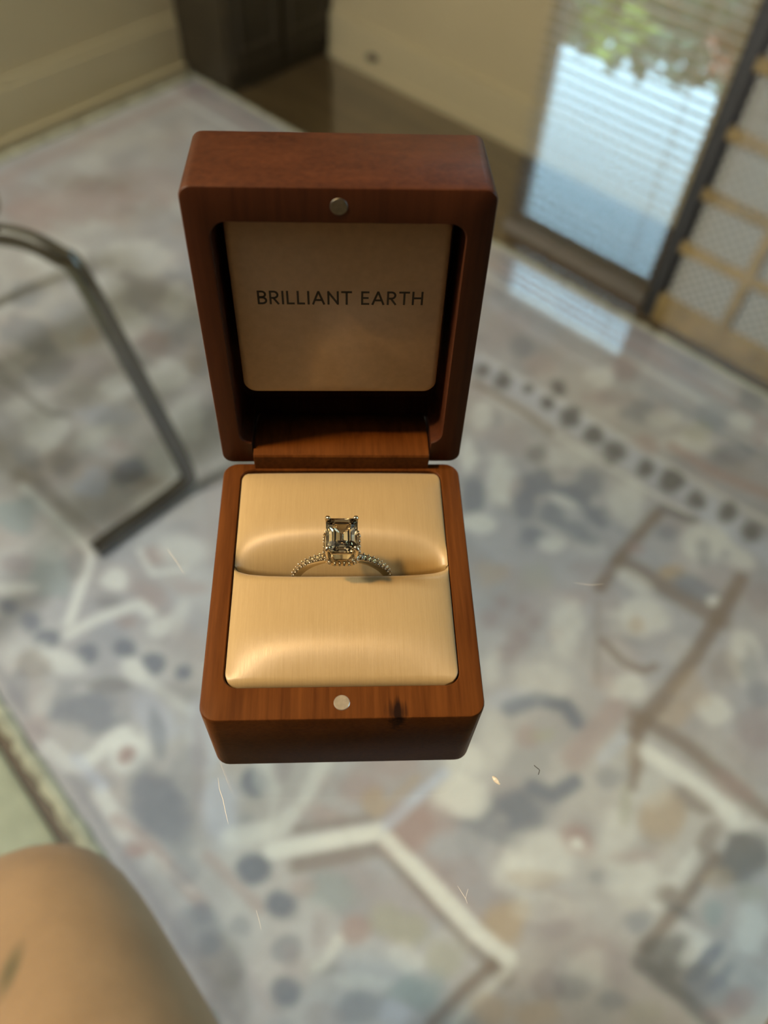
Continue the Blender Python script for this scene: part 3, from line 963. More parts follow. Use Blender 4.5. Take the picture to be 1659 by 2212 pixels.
    ('e', 'dark', 0.9, -0.3296, 0.8545, 0.0099, 0.0097, 0.0108, -0.0156),
    ('e', 'dark', 0.9, -0.4414, 0.8008, 0.011, 0.0109, 0.0133, -0.0171),
    ('e', 'slate', 0.6, -0.4274, 0.8921, 0.0136, 0.0135, 0.0162, -0.0221),
    ('e', 'rose', 0.4, -0.3787, 0.8779, 0.0223, 0.022, 0.016, -0.0225),
    ('e', 'pale', 0.7, -0.2909, 0.9267, 0.0189, 0.0187, 0.0142, -0.022),
    ('e', 'rose', 0.5, -0.2746, 0.9654, 0.0135, 0.0133, 0.0177, -0.0283),
    ('e', 'slate', 0.6, -0.2048, 0.9026, 0.0217, 0.0212, 0.0139, -0.0228),
    ('e', 'mauve', 0.5, -0.2484, 0.9024, 0.0274, 0.0268, 0.0112, -0.0177),
    ('e', 'pale', 0.5, -0.1645, 0.9212, 0.0216, 0.0211, 0.0102, -0.0176),
    ('e', 'rose', 0.35, -0.2757, 0.8756, 0.0164, 0.016, 0.008, -0.0122),
    ('e', 'rose', 0.6, -0.1608, 0.8509, 0.0275, 0.0046, 0.0046, -0.0193),
    ('e', 'pale', 0.6, -0.1158, 0.8946, 0.0318, 0.0309, 0.0115, -0.0203),
    ('s', 'rose', 0.7, 0.0107, [(-0.129, 0.875), (-0.057, 0.875), (0.025, 0.894)]),
    ('e', 'slate', 0.6, -0.0461, 0.9298, 0.0264, 0.0256, 0.0106, -0.0206),
    ('e', 'slate', 0.4, -0.1126, 0.9788, 0.0186, 0.0181, 0.0147, -0.0274),
    ('e', 'dark', 0.5, -0.088, 1.0597, 0.0168, 0.0165, 0.0167, -0.033),
    ('e', 'rose', 0.5, -0.0395, 0.9954, 0.0108, 0.0105, 0.0135, -0.0272),
    ('e', 'green', 0.5, -0.1143, 0.9361, 0.0161, 0.0157, 0.0097, -0.0176),
    ('e', 'pale', 0.5, -0.075, 1.0016, 0.0142, 0.0139, 0.0094, -0.0184),
    ('s', 'brown', 0.7, 0.0068, [(-0.43, 0.767), (-0.339, 0.771), (-0.282, 0.766)]),
    ('e', 'slate', 0.4, -0.3672, 0.7231, 0.0158, 0.0154, 0.0119, -0.0156),
    ('e', 'mauve', 0.45, -0.3202, 0.7089, 0.0259, 0.0252, 0.017, -0.0227),
    ('e', 'pale', 0.6, -0.3869, 0.7245, 0.0127, 0.0124, 0.0183, -0.0235),
    ('e', 'pale', 0.4, -0.234, 0.7475, 0.0258, 0.025, 0.0125, -0.0184),
    ('e', 'dark', 0.55, -0.2727, 0.7164, 0.0113, 0.011, 0.0086, -0.012),
    ('e', 'slate', 0.8, -0.2952, 0.5847, 0.0147, 0.0142, 0.0236, -0.0299),
    ('e', 'pale', 0.7, -0.2813, 0.6338, 0.015, 0.0145, 0.0316, -0.0417),
    ('e', 'pale', 0.8, -0.3437, 0.6348, 0.0101, 0.0098, 0.0226, -0.0284),
    ('e', 'pale', 0.7, -0.255, 0.5551, 0.0192, 0.0184, 0.0099, -0.0127),
    ('e', 'slate', 0.75, -0.2362, 0.6713, 0.018, 0.0174, 0.0132, -0.0185),
    ('e', 'slate', 0.75, -0.1834, 0.7222, 0.0078, 0.0316, 0.0189, -0.011),
    ('e', 'slate', 0.75, -0.1865, 0.6836, 0.0309, 0.0028, 0.0037, -0.0188),
    ('e', 'slate', 0.75, -0.1359, 0.6805, 0.0157, 0.0151, 0.0135, -0.0209),
    ('e', 'slate', 0.75, -0.1895, 0.6346, 0.0146, 0.0141, 0.0123, -0.0176),
    ('e', 'slate', 0.75, -0.1878, 0.5864, 0.0163, 0.0156, 0.0102, -0.0141),
    ('e', 'slate', 0.75, -0.1443, 0.639, 0.0267, 0.0091, 0.0061, -0.0189),
    ('e', 'slate', 0.75, -0.231, 0.6233, 0.0118, 0.0113, 0.0148, -0.0203),
    ('e', 'pale', 0.6, -0.1891, 0.6694, 0.0221, 0.0046, 0.0023, -0.0084),
    ('e', 'pale', 0.6, -0.1619, 0.595, 0.0143, 0.0137, 0.0081, -0.0116),
    ('e', 'pale', 0.5, -0.1222, 0.7279, 0.0199, 0.0192, 0.0226, -0.0363),
    ('s', 'brown', 0.85, 0.0095, [(-0.079, 0.747), (-0.079, 0.647), (-0.072, 0.582)]),
    ('s', 'dark', 0.7, 0.0079, [(-0.078, 0.759), (-0.033, 0.774)]),
    ('e', 'slate', 0.6, -0.0518, 0.7275, 0.0127, 0.0122, 0.0083, -0.0142),
    ('e', 'rose', 0.6, -0.0713, 0.6708, 0.0096, 0.0092, 0.005, -0.0081),
    ('e', 'pale', 0.7, -0.0047, 0.7506, 0.0244, 0.0233, 0.0133, -0.0243),
    ('e', 'slate', 0.5, 0.0031, 0.7364, 0.0068, 0.0065, 0.0115, -0.0211),
    ('s', 'brown', 0.75, 0.0155, [(-0.071, 0.639), (-0.005, 0.646), (0.073, 0.652)]),
    ('e', 'tan', 0.9, -0.0124, 0.6723, 0.0123, 0.0117, 0.0061, -0.0106),
    ('e', 'slate', 0.6, 0.0235, 0.6729, 0.0293, 0.0043, 0.0022, -0.0173),
    ('e', 'pale', 0.8, 0.0529, 0.6711, 0.0065, 0.0062, 0.0042, -0.0078),
    ('e', 'pale', 0.6, 0.0493, 0.7592, 0.0216, 0.0016, 0.0015, -0.0169),
    ('s', 'brown', 0.85, 0.0111, [(0.064, 0.731), (0.069, 0.667), (0.075, 0.58), (0.074, 0.51), (0.07, 0.441)]),
    ('e', 'pale', 0.5, -0.0388, 0.6238, 0.03, 0.0033, 0.0021, -0.0155),
    ('e', 'pale', 0.6, -0.0055, 0.5869, 0.0274, 0.0259, 0.0146, -0.0242),
    ('e', 'tan', 0.5, -0.005, 0.5685, 0.0072, 0.0068, 0.0058, -0.0095),
    ('s', 'brown', 0.75, 0.0057, [(-0.026, 0.517), (0.01, 0.51), (0.036, 0.517), (0.044, 0.533)]),
    ('e', 'pale', 0.6, 0.0291, 0.4849, 0.0259, 0.0242, 0.01, -0.016),
    ('e', 'rose', 0.35, 0.0084, 0.474, 0.013, 0.0121, 0.0102, -0.016),
    ('s', 'brown', 0.4, 0.0037, [(-0.063, 0.562), (0.003, 0.461)]),
    ('e', 'mauve', 0.7, -0.1568, 0.4745, 0.0082, 0.0077, 0.0077, -0.0102),
    ('e', 'mauve', 0.7, -0.1051, 0.4769, 0.0098, 0.0093, 0.0088, -0.0122),
    ('e', 'mauve', 0.7, -0.1294, 0.4842, 0.0072, 0.0068, 0.0066, -0.009),
    ('e', 'mauve', 0.7, -0.1049, 0.4155, 0.0096, 0.009, 0.0085, -0.0114),
    ('e', 'mauve', 0.7, -0.1076, 0.4442, 0.0115, 0.0108, 0.0103, -0.0139),
    ('e', 'mauve', 0.7, -0.0761, 0.483, 0.008, 0.0075, 0.0069, -0.01),
    ('e', 'mauve', 0.7, -0.1504, 0.4407, 0.0098, 0.0093, 0.0092, -0.0119),
    ('e', 'tan', 0.4, -0.1936, 0.497, 0.0185, 0.0176, 0.0108, -0.0141),
    ('e', 'green', 0.3, -0.143, 0.535, 0.0185, 0.0176, 0.0129, -0.018),
    ('e', 'rose', 0.3, -0.0895, 0.5461, 0.0119, 0.0113, 0.0081, -0.0119),
    ('e', 'pale', 0.5, -0.0749, 0.5026, 0.0152, 0.0144, 0.0233, -0.0339),
    ('e', 'mauve', 0.4, -0.1001, 0.5961, 0.0235, 0.0223, 0.0083, -0.0126),
    ('e', 'pale', 0.4, -0.0561, 0.4136, 0.0257, 0.0241, 0.0145, -0.0203),
    ('e', 'pale', 0.4, -0.1065, 0.3835, 0.0103, 0.0097, 0.0153, -0.02),
    ('e', 'pale', 0.6, 0.1241, 0.6261, 0.0152, 0.0143, 0.0184, -0.0362),
    ('e', 'mauve', 0.6, 0.0962, 0.722, 0.0141, 0.0134, 0.0134, -0.0269),
    ('e', 'slate', 0.5, 0.1346, 0.6183, 0.0089, 0.0083, 0.012, -0.0239),
    ('e', 'brown', 0.35, 0.1111, 0.5875, 0.0177, 0.0166, 0.0123, -0.0233),
    ('e', 'slate', 0.5, 0.161, 0.5914, 0.0131, 0.0122, 0.0085, -0.0172),
    ('e', 'tan', 0.4, 0.0928, 0.5361, 0.0173, 0.0162, 0.0155, -0.0277),
    ('s', 'pale', 0.9, 0.0083, [(-0.152, 0.052), (-0.08, 0.146), (0.062, 0.14), (0.101, 0.144)]),
    ('s', 'blue', 0.6, 0.0063, [(-0.078, 0.155), (-0.068, 0.245)]),
    ('s', 'pale', 0.5, 0.0092, [(0.093, 0.428), (0.144, 0.434), (0.205, 0.433)]),
    ('s', 'slate', 0.5, 0.009, [(-0.06, 0.36), (-0.042, 0.394), (-0.011, 0.41), (0.011, 0.402)])]

PAL = dict(slate=(104, 110, 118), dark=(86, 86, 84), pale=(196, 198, 192), rose=(146, 128, 122), tan=(156, 141, 118),
           teal=(128, 142, 140), brown=(112, 100, 88), blue=(166, 174, 184), mauve=(134, 126, 126), green=(146, 148, 128))
GAIN = 1.70
TINT = np.array((.96, .975, 1.09)) * GAIN
MID = np.array(lin(158, 157, 152)[:3])
PALL = {k: np.minimum(.92, (np.array(lin(*v)[:3]) * .93 + MID * .07) * TINT) for k, v in PAL.items()}


def build_rug():
    u0, u1, v0, v1, d = -1.5, .45, -.045, 1.08, .004
    nu, nv = int((u1 - u0) / d) + 1, int((v1 - v0) / d) + 1
    edge = lambda u: -.048 - .10 * (u + .522)         # the near edge lies a little askew
    U, Tt = np.meshgrid(np.linspace(u0, u1, nu), np.linspace(0, 1, nv), indexing='ij')
    Vv = edge(U) + (v1 - edge(U)) * Tt

    v0 = float(edge(u1))

    def vnoise(cell, seed):
        rg = np.random.default_rng(seed)
        gu, gv = int((u1 - u0) / cell) + 3, int((v1 - v0) / cell) + 3
        g = rg.random((gu, gv))
        a, b = (U - u0) / cell, (Vv - v0) / cell
        i, j = a.astype(int), b.astype(int)
        fa, fb = a - i, b - j
        fa, fb = fa * fa * (3 - 2 * fa), fb * fb * (3 - 2 * fb)
        return (g[i, j] * (1 - fa) * (1 - fb) + g[i + 1, j] * fa * (1 - fb) + g[i, j + 1] * (1 - fa) * fb + g[i + 1, j + 1] * fa * fb)

    c0, c1 = np.array(lin(164, 163, 156)[:3]) * TINT, np.array(lin(150, 152, 154)[:3]) * TINT
    t = np.clip((vnoise(.25, 3) - .3) / .4, 0, 1)[..., None]
    Cc = c0 * (1 - t) + c1 * t

    def lay(mask, colr):
        nonlocal Cc
        Cc = Cc * (1 - mask[..., None]) + colr * mask[..., None]

    # faded random motifs everywhere, then the drawn ones
    for k, (nm, cell, al, sd) in enumerate((('slate', .05, .22, 21), ('rose', .06, .20, 22), ('pale', .06, .25, 23), ('mauve', .04, .16, 24), ('tan', .07, .12, 25))):
        n = vnoise(cell, sd)
        lay(np.clip((n - .62) / .16, 0, 1) * al, PALL[nm])
    # outer border: guard stripes near each edge
    for v, w, nm, al in ((edge(U) + .014, .006, 'slate', .5), (v1 - .05, .010, 'rose', .5), (v1 - .085, .006, 'pale', .6), (v1 - .02, .008, 'brown', .4)):
        lay(np.clip(1.4 - np.abs(Vv - v) / w, 0, 1) * al, PALL[nm])
    lay(np.clip(1.4 - np.abs(U - (u0 + .05)) / .02, 0, 1) * .5, PALL['rose'])
    wob = vnoise(.018, 41) * .6 + vnoise(.04, 42) * .4
    for kind, nm, al, *q in MOTIFS:
        if kind == 'e':
            cu, cv, ax, ay, bx, by = q
            det = ax * by - ay * bx
            du, dv = U - cu, Vv - cv
            a_ = (du * by - dv * bx) / det
            b_ = (dv * ax - du * ay) / det
            r = np.sqrt(a_ * a_ + b_ * b_) + (wob - .5) * .9
            m_ = np.clip((1.35 - r) / .75, 0, 1)
            lay(m_ * m_ * (3 - 2 * m_) * al, PALL[nm])
            continue
        w, pts = q
        dmin = np.full(U.shape, 9.0)
        for (a0, b0), (a1, b1) in zip(pts[:-1], pts[1:]):
            L2 = (a1 - a0) ** 2 + (b1 - b0) ** 2
            s = np.clip(((U - a0) * (a1 - a0) + (Vv - b0) * (b1 - b0)) / L2, 0, 1)
            dmin = np.minimum(dmin, np.hypot(U - a0 - s * (a1 - a0), Vv - b0 - s * (b1 - b0)))
        lay(np.clip((1.35 * w - dmin) / (.8 * w), 0, 1) * al, PALL[nm])
    lay(np.clip(1 - (Vv - edge(U)) / .035, 0, 1) * .45, PALL['mauve'])
    # worn pile
    n = vnoise(.012, 31) * .6 + vnoise(.03, 32) * .4
    Cc = Cc * (0.94 + .12 * n)[..., None]
    zt = FLOOR_Z + .009
    co = np.stack([U, Vv, np.full(U.shape, zt)], -1).reshape(-1, 3)
    idx = np.arange(nu * nv).reshape(nu, nv)
    q = np.stack([idx[:-1, :-1], idx[1:, :-1], idx[1:, 1:], idx[:-1, 1:]], -1).reshape(-1, 4)
    # body underneath
    b = len(co)
    co = np.concatenate([co, [(u0, float(edge(u0)), FLOOR_Z + .0005), (u1, float(edge(u1)), FLOOR_Z + .0005), (u1, v1, FLOOR_Z + .0005), (u0, v1, FLOOR_Z + .0005)]])
    faces = q.tolist() + [[b + 3, b + 2, b + 1, b], [idx[0, 0], b, b + 1, idx[-1, 0]], [idx[-1, 0], b + 1, b + 2, idx[-1, -1]],
                          [idx[-1, -1], b + 2, b + 3, idx[0, -1]], [idx[0, -1], b + 3, b, idx[0, 0]]]
    faces = [[int(i) for i in f] for f in faces]
    root = empty('patterned_rug')
    root.matrix_world = ROOM
    o = mesh_obj('pile', co.tolist(), faces, M['rug'], root)
    at = o.data.color_attributes.new('weave', 'FLOAT_COLOR', 'POINT')
    cc = np.ones((len(co), 4), dtype=np.float32)
    cc[:nu * nv, :3] = Cc.reshape(-1, 3)
    cc[nu * nv:, :3] = .2
    at.data.foreach_set('color', cc.ravel())
    tag(root, 'faded grey, blue and rose oriental rug lying under the glass table', 'rug')
    rg = random.Random(4)
    # bound edges
    def bound(p0, p1, r):
        L = math.dist(p0, p1)
        n = int(L / .012)
        pts = [(p0[0] + (p1[0] - p0[0]) * i / n + rg.uniform(-.0015, .0015), p0[1] + (p1[1] - p0[1]) * i / n + rg.uniform(-.0015, .0015), FLOOR_Z + r + .001) for i in range(n + 1)]
        tube('edge_binding', pts, [r * rg.uniform(.75, 1.1) for _ in pts], M['binding'], root, 8)
    bound((u0, edge(u0) - .009), (u1, edge(u1) - .009), .0095)
    bound((u0, v1 + .004), (u1, v1 + .004), .006)
    bound((u0 - .004, edge(u0)), (u0 - .004, v1), .010)


build_rug()
cr = loft('cream_mat', [[(x, y, FLOOR_Z + .0005) for x, y in rr(-1.35, -.12, -.36, -.079, .03)],
                        [(x, y, FLOOR_Z + .008) for x, y in rr(-1.35, -.12, -.36, -.079, .03)],
                        [(x, y, FLOOR_Z + .012) for x, y in rr(-1.346, -.124, -.356, -.083, .03)]], M['cream_rug'], None, 40)
cr.matrix_world = ROOM
for vtx in cr.data.vertices:
    vtx.co.y -= .11 * (vtx.co.x + .52)
tag(cr, 'plain pale cream mat on the floor behind the bare knee', 'mat')

# ------------------------------------------------------------------ glass table
TC = (0.05, -0.12)
t = empty('glass_table', (TC[0], TC[1], FLOOR_Z))
tag(t, 'clear glass table carrying the open ring box, rug showing through', 'table')
N = 96
rt = .72
zt, zb_ = -FLOOR_Z, -FLOOR_Z - .010
ring = lambda r, z: [(r * math.cos(2 * math.pi * i / N), r * math.sin(2 * math.pi * i / N), z) for i in range(N)]
me = bpy.data.meshes.new('tabletop')
V = ring(rt - .002, zb_) + ring(rt, zb_ + .002) + ring(rt, zt - .002) + ring(rt - .002, zt)
F = []
for k in range(3):
    F += [(k * N + i, k * N + (i + 1) % N, (k + 1) * N + (i + 1) % N, (k + 1) * N + i) for i in range(N)]
F += [tuple(range(N - 1, -1, -1)), tuple(3 * N + i for i in range(N))]
me.from_pydata(V, [], F)
me.materials.append(M['glass_side'])
me.materials.append(M['glass_top'])
me.polygons[len(me.polygons) - 1].material_index = 1
top = bpy.data.objects.new('tabletop', me)
col.objects.link(top)
top.parent = t
# scratches in the top face
def scratch(pts, w):
    lp = []
    pts = [Vector((x - TC[0], y - TC[1], zt)) for x, y in pts]
    V, F = [], []
    for i, p in enumerate(pts):
        d = (pts[min(i + 1, len(pts) - 1)] - pts[max(i - 1, 0)]).normalized()
        s = Vector((-d.y, d.x, 0)) * w * (.25 + .75 * math.sin(math.pi * (i + .5) / len(pts)))
        V += [p - s, p + s, p + s * .6 + Vector((0, 0, .00003)), p - s * .6 + Vector((0, 0, .00003))]
    for i in range(len(pts) - 1):
        for k in range(4):
            F.append((i * 4 + k, i * 4 + (k + 1) % 4, i * 4 + 4 + (k + 1) % 4, i * 4 + 4 + k))
    mesh_obj('scratch', V, F, M['scratch'], top)


scratch([(-.0281, -.0028), (-.0276, -.0052), (-.0266, -.0076), (-.0258, -.0104), (-.0250, -.0129)], .00007)
scratch([(-.0180, -.0300), (-.0172, -.0322), (-.0168, -.0336)], .00004)
scratch([(.0240, -.0265), (.0255, -.0290), (.0258, -.0300)], .00005)
scratch([(.0262, -.0272), (.0255, -.0290)], .00004)
scratch([(-.0468, .0583), (-.0440, .0545), (-.0415, .0507)], .00006)
scratch([(.0620, .0470), (.0665, .0462), (.0700, .0466)], .00005)
for a in (5, 175, 235, 305):
    x, y = .58 * math.cos(R(a)), .58 * math.sin(R(a))
    lg = tube('leg', [(x, y, .012), (x, y, zb_ - .008)], .02, M['steel'], t, 16)
    tube('foot_pad', [(x, y, 0), (x, y, .012)], .024, M['rubber'], lg, 16)
    tube('glass_mount', [(x, y, zb_ - .008), (x, y, zb_ - .0002)], .032, M['steel'], lg, 20)

# ------------------------------------------------------------------ tubular stool at the left
def stool():
    e = empty('tubular_stool')
    e.matrix_world = ROOM @ Matrix.Translation((-.865, .03, FLOOR_Z))
    tag(e, 'dark tubular metal stool frame under the glass, left of the box', 'stool')
    W = lambda u, v, z: (u + .865, v - .03, z - FLOOR_Z)
    for s in (1, -1):
        path = catmull([W(-.602, .150, -.7295), W(-.601, .20, -.7295), W(-.600, .25, -.7295), W(-.599, .298, -.724), W(-.597, .311, -.70),
                        W(-.618, .292, -.53), W(-.643, .273, -.375), W(-.656, .262, -.349), W(-.694, .243, -.337), W(-.735, .205, -.336), W(-.742, .15, -.336), W(-.740, 0, -.336), W(-.735, -.08, -.340), W(-.70, -.13, -.36), W(-.65, -.16, -.50), W(-.61, -.18, -.70), W(-.60, -.16, -.7295), W(-.60, -.08, -.7295)], 6)
        path = [Vector((p.x * s, p.y, p.z)) for p in path]
        tube('tube_frame', path, .0112, M['chrome'], e, 12)
    O = lambda a, z, r: [(x, y, z) for x, y in rr(*a, r)]
    out, inn = (-.163, .163, -.12, .232), (-.130, .130, -.085, .197)
    z0, z1 = -.326 - FLOOR_Z, -.302 - FLOOR_Z
    sh = lambda a, k: (a[0] + k, a[1] - k, a[2] + k, a[3] - k)
    loft('seat_frame', [O(sh(out, .004), z0, .06), O(out, z0 + .006, .06), O(out, z1 - .006, .06), O(sh(out, .005), z1, .06),
                        O(sh(inn, -.003), z1, .04), O(inn, z1 - .004, .04), O(inn, z0, .04)], M['seat_wood'], e, 50, closed=True)

    for k in range(4):
        x = -.098 + k * .0653
        boxes('webbing_strap', [(x - .011, x + .011, -.087, .199, z1 - .009, z1 - .007)], M['cane'], e)
        y = -.045 + k * .0667
        boxes('webbing_strap', [(-.132, .132, y - .011, y + .011, z1 - .011, z1 - .009)], M['cane'], e)


stool()

# ------------------------------------------------------------------ the sitter's legs under the glass
def person():
    J = [  # x, y, z, radius
        (0.045, -.50, -.20, .13),                                                              # 0 pelvis
        (-.050, -.44, -.215, .095), (-.066, -.27, -.225, .096), (-.092, -.120, -.228, .093),    # 1-3 left thigh
        (-.138, -.032, -.234, .071), (-.156, .009, -.256, .055), (-.155, -.018, -.33, .050),      # 4-6 left knee
        (-.150, -.085, -.45, .054), (-.145, -.19, -.63, .036), (-.145, -.215, -.69, .036), (-.148, -.15, -.716, .027), (-.15, -.10, -.727, .018),  # 7-11
        (.150, -.44, -.215, .095), (.200, -.30, -.225, .083), (.228, -.17, -.232, .076),
        (.244, -.095, -.236, .069), (.252, -.060, -.258, .054), (.256, -.092, -.33, .050),
        (.250, -.14, -.45, .054), (.24, -.21, -.63, .036), (.24, -.235, -.68, .036), (.245, -.17, -.706, .027), (.25, -.12, -.717, .018),
        (0.045, -.52, -.02, .12), (0.045, -.52, .12, .125),
    ]
    Ed = [(0, 1)] + [(i, i + 1) for i in range(1, 11)] + [(0, 12)] + [(i, i + 1) for i in range(12, 22)] + [(0, 23), (23, 24)]
    me = bpy.data.meshes.new('person')
    me.from_pydata([j[:3] for j in J], Ed, [])
    o = bpy.data.objects.new('skeleton', me)
    col.objects.link(o)
    md = o.modifiers.new('s', 'SKIN')
    for i, j in enumerate(J):
        me.skin_vertices[0].data[i].radius = (j[3], j[3])
        me.skin_vertices[0].data[i].use_root = (i == 0)
    sb = o.modifiers.new('d', 'SUBSURF')
    sb.levels = sb.render_levels = 3
    dg = bpy.context.evaluated_depsgraph_get()
    m2 = bpy.data.meshes.new_from_object(o.evaluated_get(dg))
    bpy.data.objects.remove(o)
    m2.materials.clear()
    m2.materials.append(M['skin'])
    m2.polygons.foreach_set('use_smooth', [True] * len(m2.polygons))
    b = bpy.data.objects.new('person', m2)
    col.objects.link(b)
    tag(b, 'seated person with bare knee and thigh under the glass, lower left', 'person')


person()

# ------------------------------------------------------------------ crumbs on the glass
def seed():
    lp = []
    n = 10
    for k in range(9):
        a = k / 8
        r = .00052 * math.sin(math.pi * (.06 + .88 * a)) ** .7 * (1.1 - .25 * a)
        lp.append([((a - .5) * .0024, 1.15 * r * math.cos(2 * math.pi * i / n), .00042 + .8 * r * math.sin(2 * math.pi * i / n)) for i in range(n)])
    o = loft('crumb', lp, M['seed'], None, 60)
    o.location = (.03478, -.00486, 0)
    o.rotation_euler = (0, 0, R(-52))
    tag(o, 'pale seed-shaped crumb on the glass, right of the box front', 'crumb')


seed()
fb = tube('lint_fibre', catmull([(.04405, -.00150, .0001), (.04450, -.00205, .00022), (.04508, -.00262, .00025), (.04492, -.00325, .00018), (.04472, -.00368, .0001)], 4),
          .00009, M['fiber'], None, 6)
tag(fb, 'short dark bent thread lying on the glass beside the crumb', 'thread')

# ------------------------------------------------------------------ ring box
BW, BD, BH = .058, .06583, .0274
PHI = .0830860
LT, LL = .0222, .0712
rb = empty('ring_box')
tag(rb, 'open reddish-brown wooden ring box with cream satin cushion on glass', 'ring box')


def build_base():
    b = .0006
    o = lambda k, r=.0034: rr(-BW / 2 + k, BW / 2 - k, k, BD - k, r, 6)
    i = lambda k, r=.0030: rr(-.0246 + k, .0243 - k, .0070 + k, .0636 - k, r, 6)
    L = []
    z = lambda pts, h: [(x, y, h) for x, y in pts]
    L += [z(o(b), 0), z(o(b * .3), b * .3), z(o(0), b), z(o(0), BH - b), z(o(b * .3), BH - b * .3), z(o(b), BH)]
    L += [z(i(-.0002), BH), z(i(0), BH - .0003), z(i(0), .006)]
    return loft('base', L, M['wood_base'], rb, 30)


base = build_base()


def build_lid():
    b = .0006
    wl = .05830 / 2
    o = lambda k, r=.0024: rr(-wl + k, wl - k, k, LL - k, r, 6)
    i = lambda k, r=.0032: rr(-.0243 + k, .0240 - k, .0066 + k, .0642 - k, r, 6)
    y = lambda pts, t_: [(x, t_, u) for x, u in pts]
    L = [y(o(b), LT), y(o(b * .3), LT - b * .3), y(o(0), LT - b), y(o(0), b), y(o(b * .3), b * .3), y(o(b), 0),
         y(i(-.0002), 0), y(i(0), .0003), y(i(0), .0165)]
    lid = loft('lid', L, M['wood_lid'], None, 30)
    for m in (lid,):
        bm = bmesh.new()
        bm.from_mesh(m.data)
        bmesh.ops.recalc_face_normals(bm, faces=bm.faces)
        bm.to_mesh(m.data)
        bm.free()
    cut = boxes('cut', [(-.0217, .0217, -.002, .0162, -.002, .0072)], None)
    md = lid.modifiers.new('b', 'BOOLEAN')
    md.operation = 'DIFFERENCE'
    md.object = cut
    md.solver = 'EXACT'
    dg = bpy.context.evaluated_depsgraph_get()
    me = bpy.data.meshes.new_from_object(lid.evaluated_get(dg))
    lid.modifiers.clear()
    lid.data = me
    bpy.data.objects.remove(cut)
    me.set_sharp_from_angle(angle=R(30))
    lid.parent = rb
    lid.location = (0, BD, BH + .0004)
    lid.rotation_euler = (-PHI, R(-.45), 0)
    return lid


lid = build_lid()


def hinge_block():
    pts = [(.0641, BH - .006), (.0641, .0318), (.0644, .0323), (.0650, .0325), (.0700, .0322), (.0760, .0310), (.0800, .0292), (.0817, .0280), (.0817, BH - .006)]
    L = [[(x, y, z) for y, z in pts] for x in (-.0214, -.0212, .0211, .0213)]
    for k in (0, 3):
        L[k] = [(x, .0715 + (y - .0715) * .985, z - .00015) for x, y, z in L[k]]
    return loft('hinge_block', L, M['wood_base'], rb, 25)


hinge_block()


def magnet(parent, loc, rot, mat):
    o = disc('magnet', .00175, .0010, M[mat], parent, 28)
    o.location = loc
    o.rotation_euler = rot
    return o


magnet(base, (-.00032, .00345, BH - .0009), (0, 0, 0), 'magnet')
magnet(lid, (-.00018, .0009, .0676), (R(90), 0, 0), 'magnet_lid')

# padded panel inside the lid
def lid_panel():
    def pan(k, t_, r):
        return [(x, t_, u) for x, u in rr(-.0224 + k, .0219 - k, .0192 + k, .0640 - k, r, 6)]
    o = loft('lid_panel', [pan(0, .0085, .0028), pan(0, .0048, .0028), pan(.0003, .0043, .0026), pan(.0012, .0040, .0020)], M['panel'], rb, 60)
    o.location = lid.location
    o.rotation_euler = lid.rotation_euler
    return o


panel = lid_panel()


def lettering():
    arc = lambda cx_, cy_, rx, ry, a0, a1, n=8: [(cx_ + rx * math.cos(R(a0 + (a1 - a0) * i / n)), cy_ + ry * math.sin(R(a0 + (a1 - a0) * i / n))) for i in range(n + 1)]
    G = {
        'B': (.60, [[(.06, 0), (.06, 1)], [(.06, .955)] + arc(.30, .745, .22, .21, 90, -90) + [(.06, .535)], [(.06, .50)] + arc(.30, .275, .26, .23, 90, -90) + [(.06, .045)]]),
        'R': (.62, [[(.06, 0), (.06, 1)], [(.06, .955)] + arc(.30, .715, .24, .24, 90, -90) + [(.06, .475)], [(.26, .47), (.58, 0)]]),
        'I': (.13, [[(.065, 0), (.065, 1)]]),
        'L': (.50, [[(.06, 1), (.06, 0)], [(.06, .05), (.50, .05)]]),
        'A': (.82, [[(.04, 0), (.41, .99)], [(.41, .99), (.78, 0)], [(.17, .33), (.65, .33)]]),
        'N': (.74, [[(.06, 0), (.06, 1)], [(.06, .96), (.68, .04)], [(.68, 0), (.68, 1)]]),
        'T': (.68, [[(.34, 0), (.34, 1)], [(0, .95), (.68, .95)]]),
        'E': (.52, [[(.06, 0), (.06, 1)], [(.06, .95), (.52, .95)], [(.06, .51), (.47, .51)], [(.06, .05), (.52, .05)]]),
        'H': (.72, [[(.06, 0), (.06, 1)], [(.66, 0), (.66, 1)], [(.06, .51), (.66, .51)]]),
    }
    gap, space, hw = .185, .44, .069
    pen, strokes = 0, []
    for ch_ in 'BRILLIANT EARTH':
        if ch_ == ' ':
            pen += space
            continue
        w, ss = G[ch_]
        strokes += [[(pen + x, y) for x, y in s] for s in ss]
        pen += w + gap
    total = pen - gap
    k, hgt = .0344 / total, .00315
    V, F = [], []
    for s in strokes:
        for (xa, ya), (xb, yb) in zip(s[:-1], s[1:]):
            a, b2 = Vector((xa * k, ya * hgt)), Vector((xb * k, yb * hgt))
            d = (b2 - a).normalized()
            n = Vector((-d.y, d.x)) * hw * hgt
            e2 = d * (.25 * hw * hgt)
            q = [a - n - e2, b2 - n + e2, b2 + n + e2, a + n - e2]
            c = len(V)
            for t_ in (.00401, .00396):
                V += [(p.x - .0172, t_, p.y + .0436) for p in q]
            F += [(c, c + 1, c + 2, c + 3), (c + 7, c + 6, c + 5, c + 4)] + [(c + i, c + (i + 1) % 4, c + 4 + (i + 1) % 4, c + 4 + i) for i in range(4)]
    return mesh_obj('lettering', V, F, M['ink'], panel)


lettering()['label'] = 'dark printed words BRILLIANT EARTH'


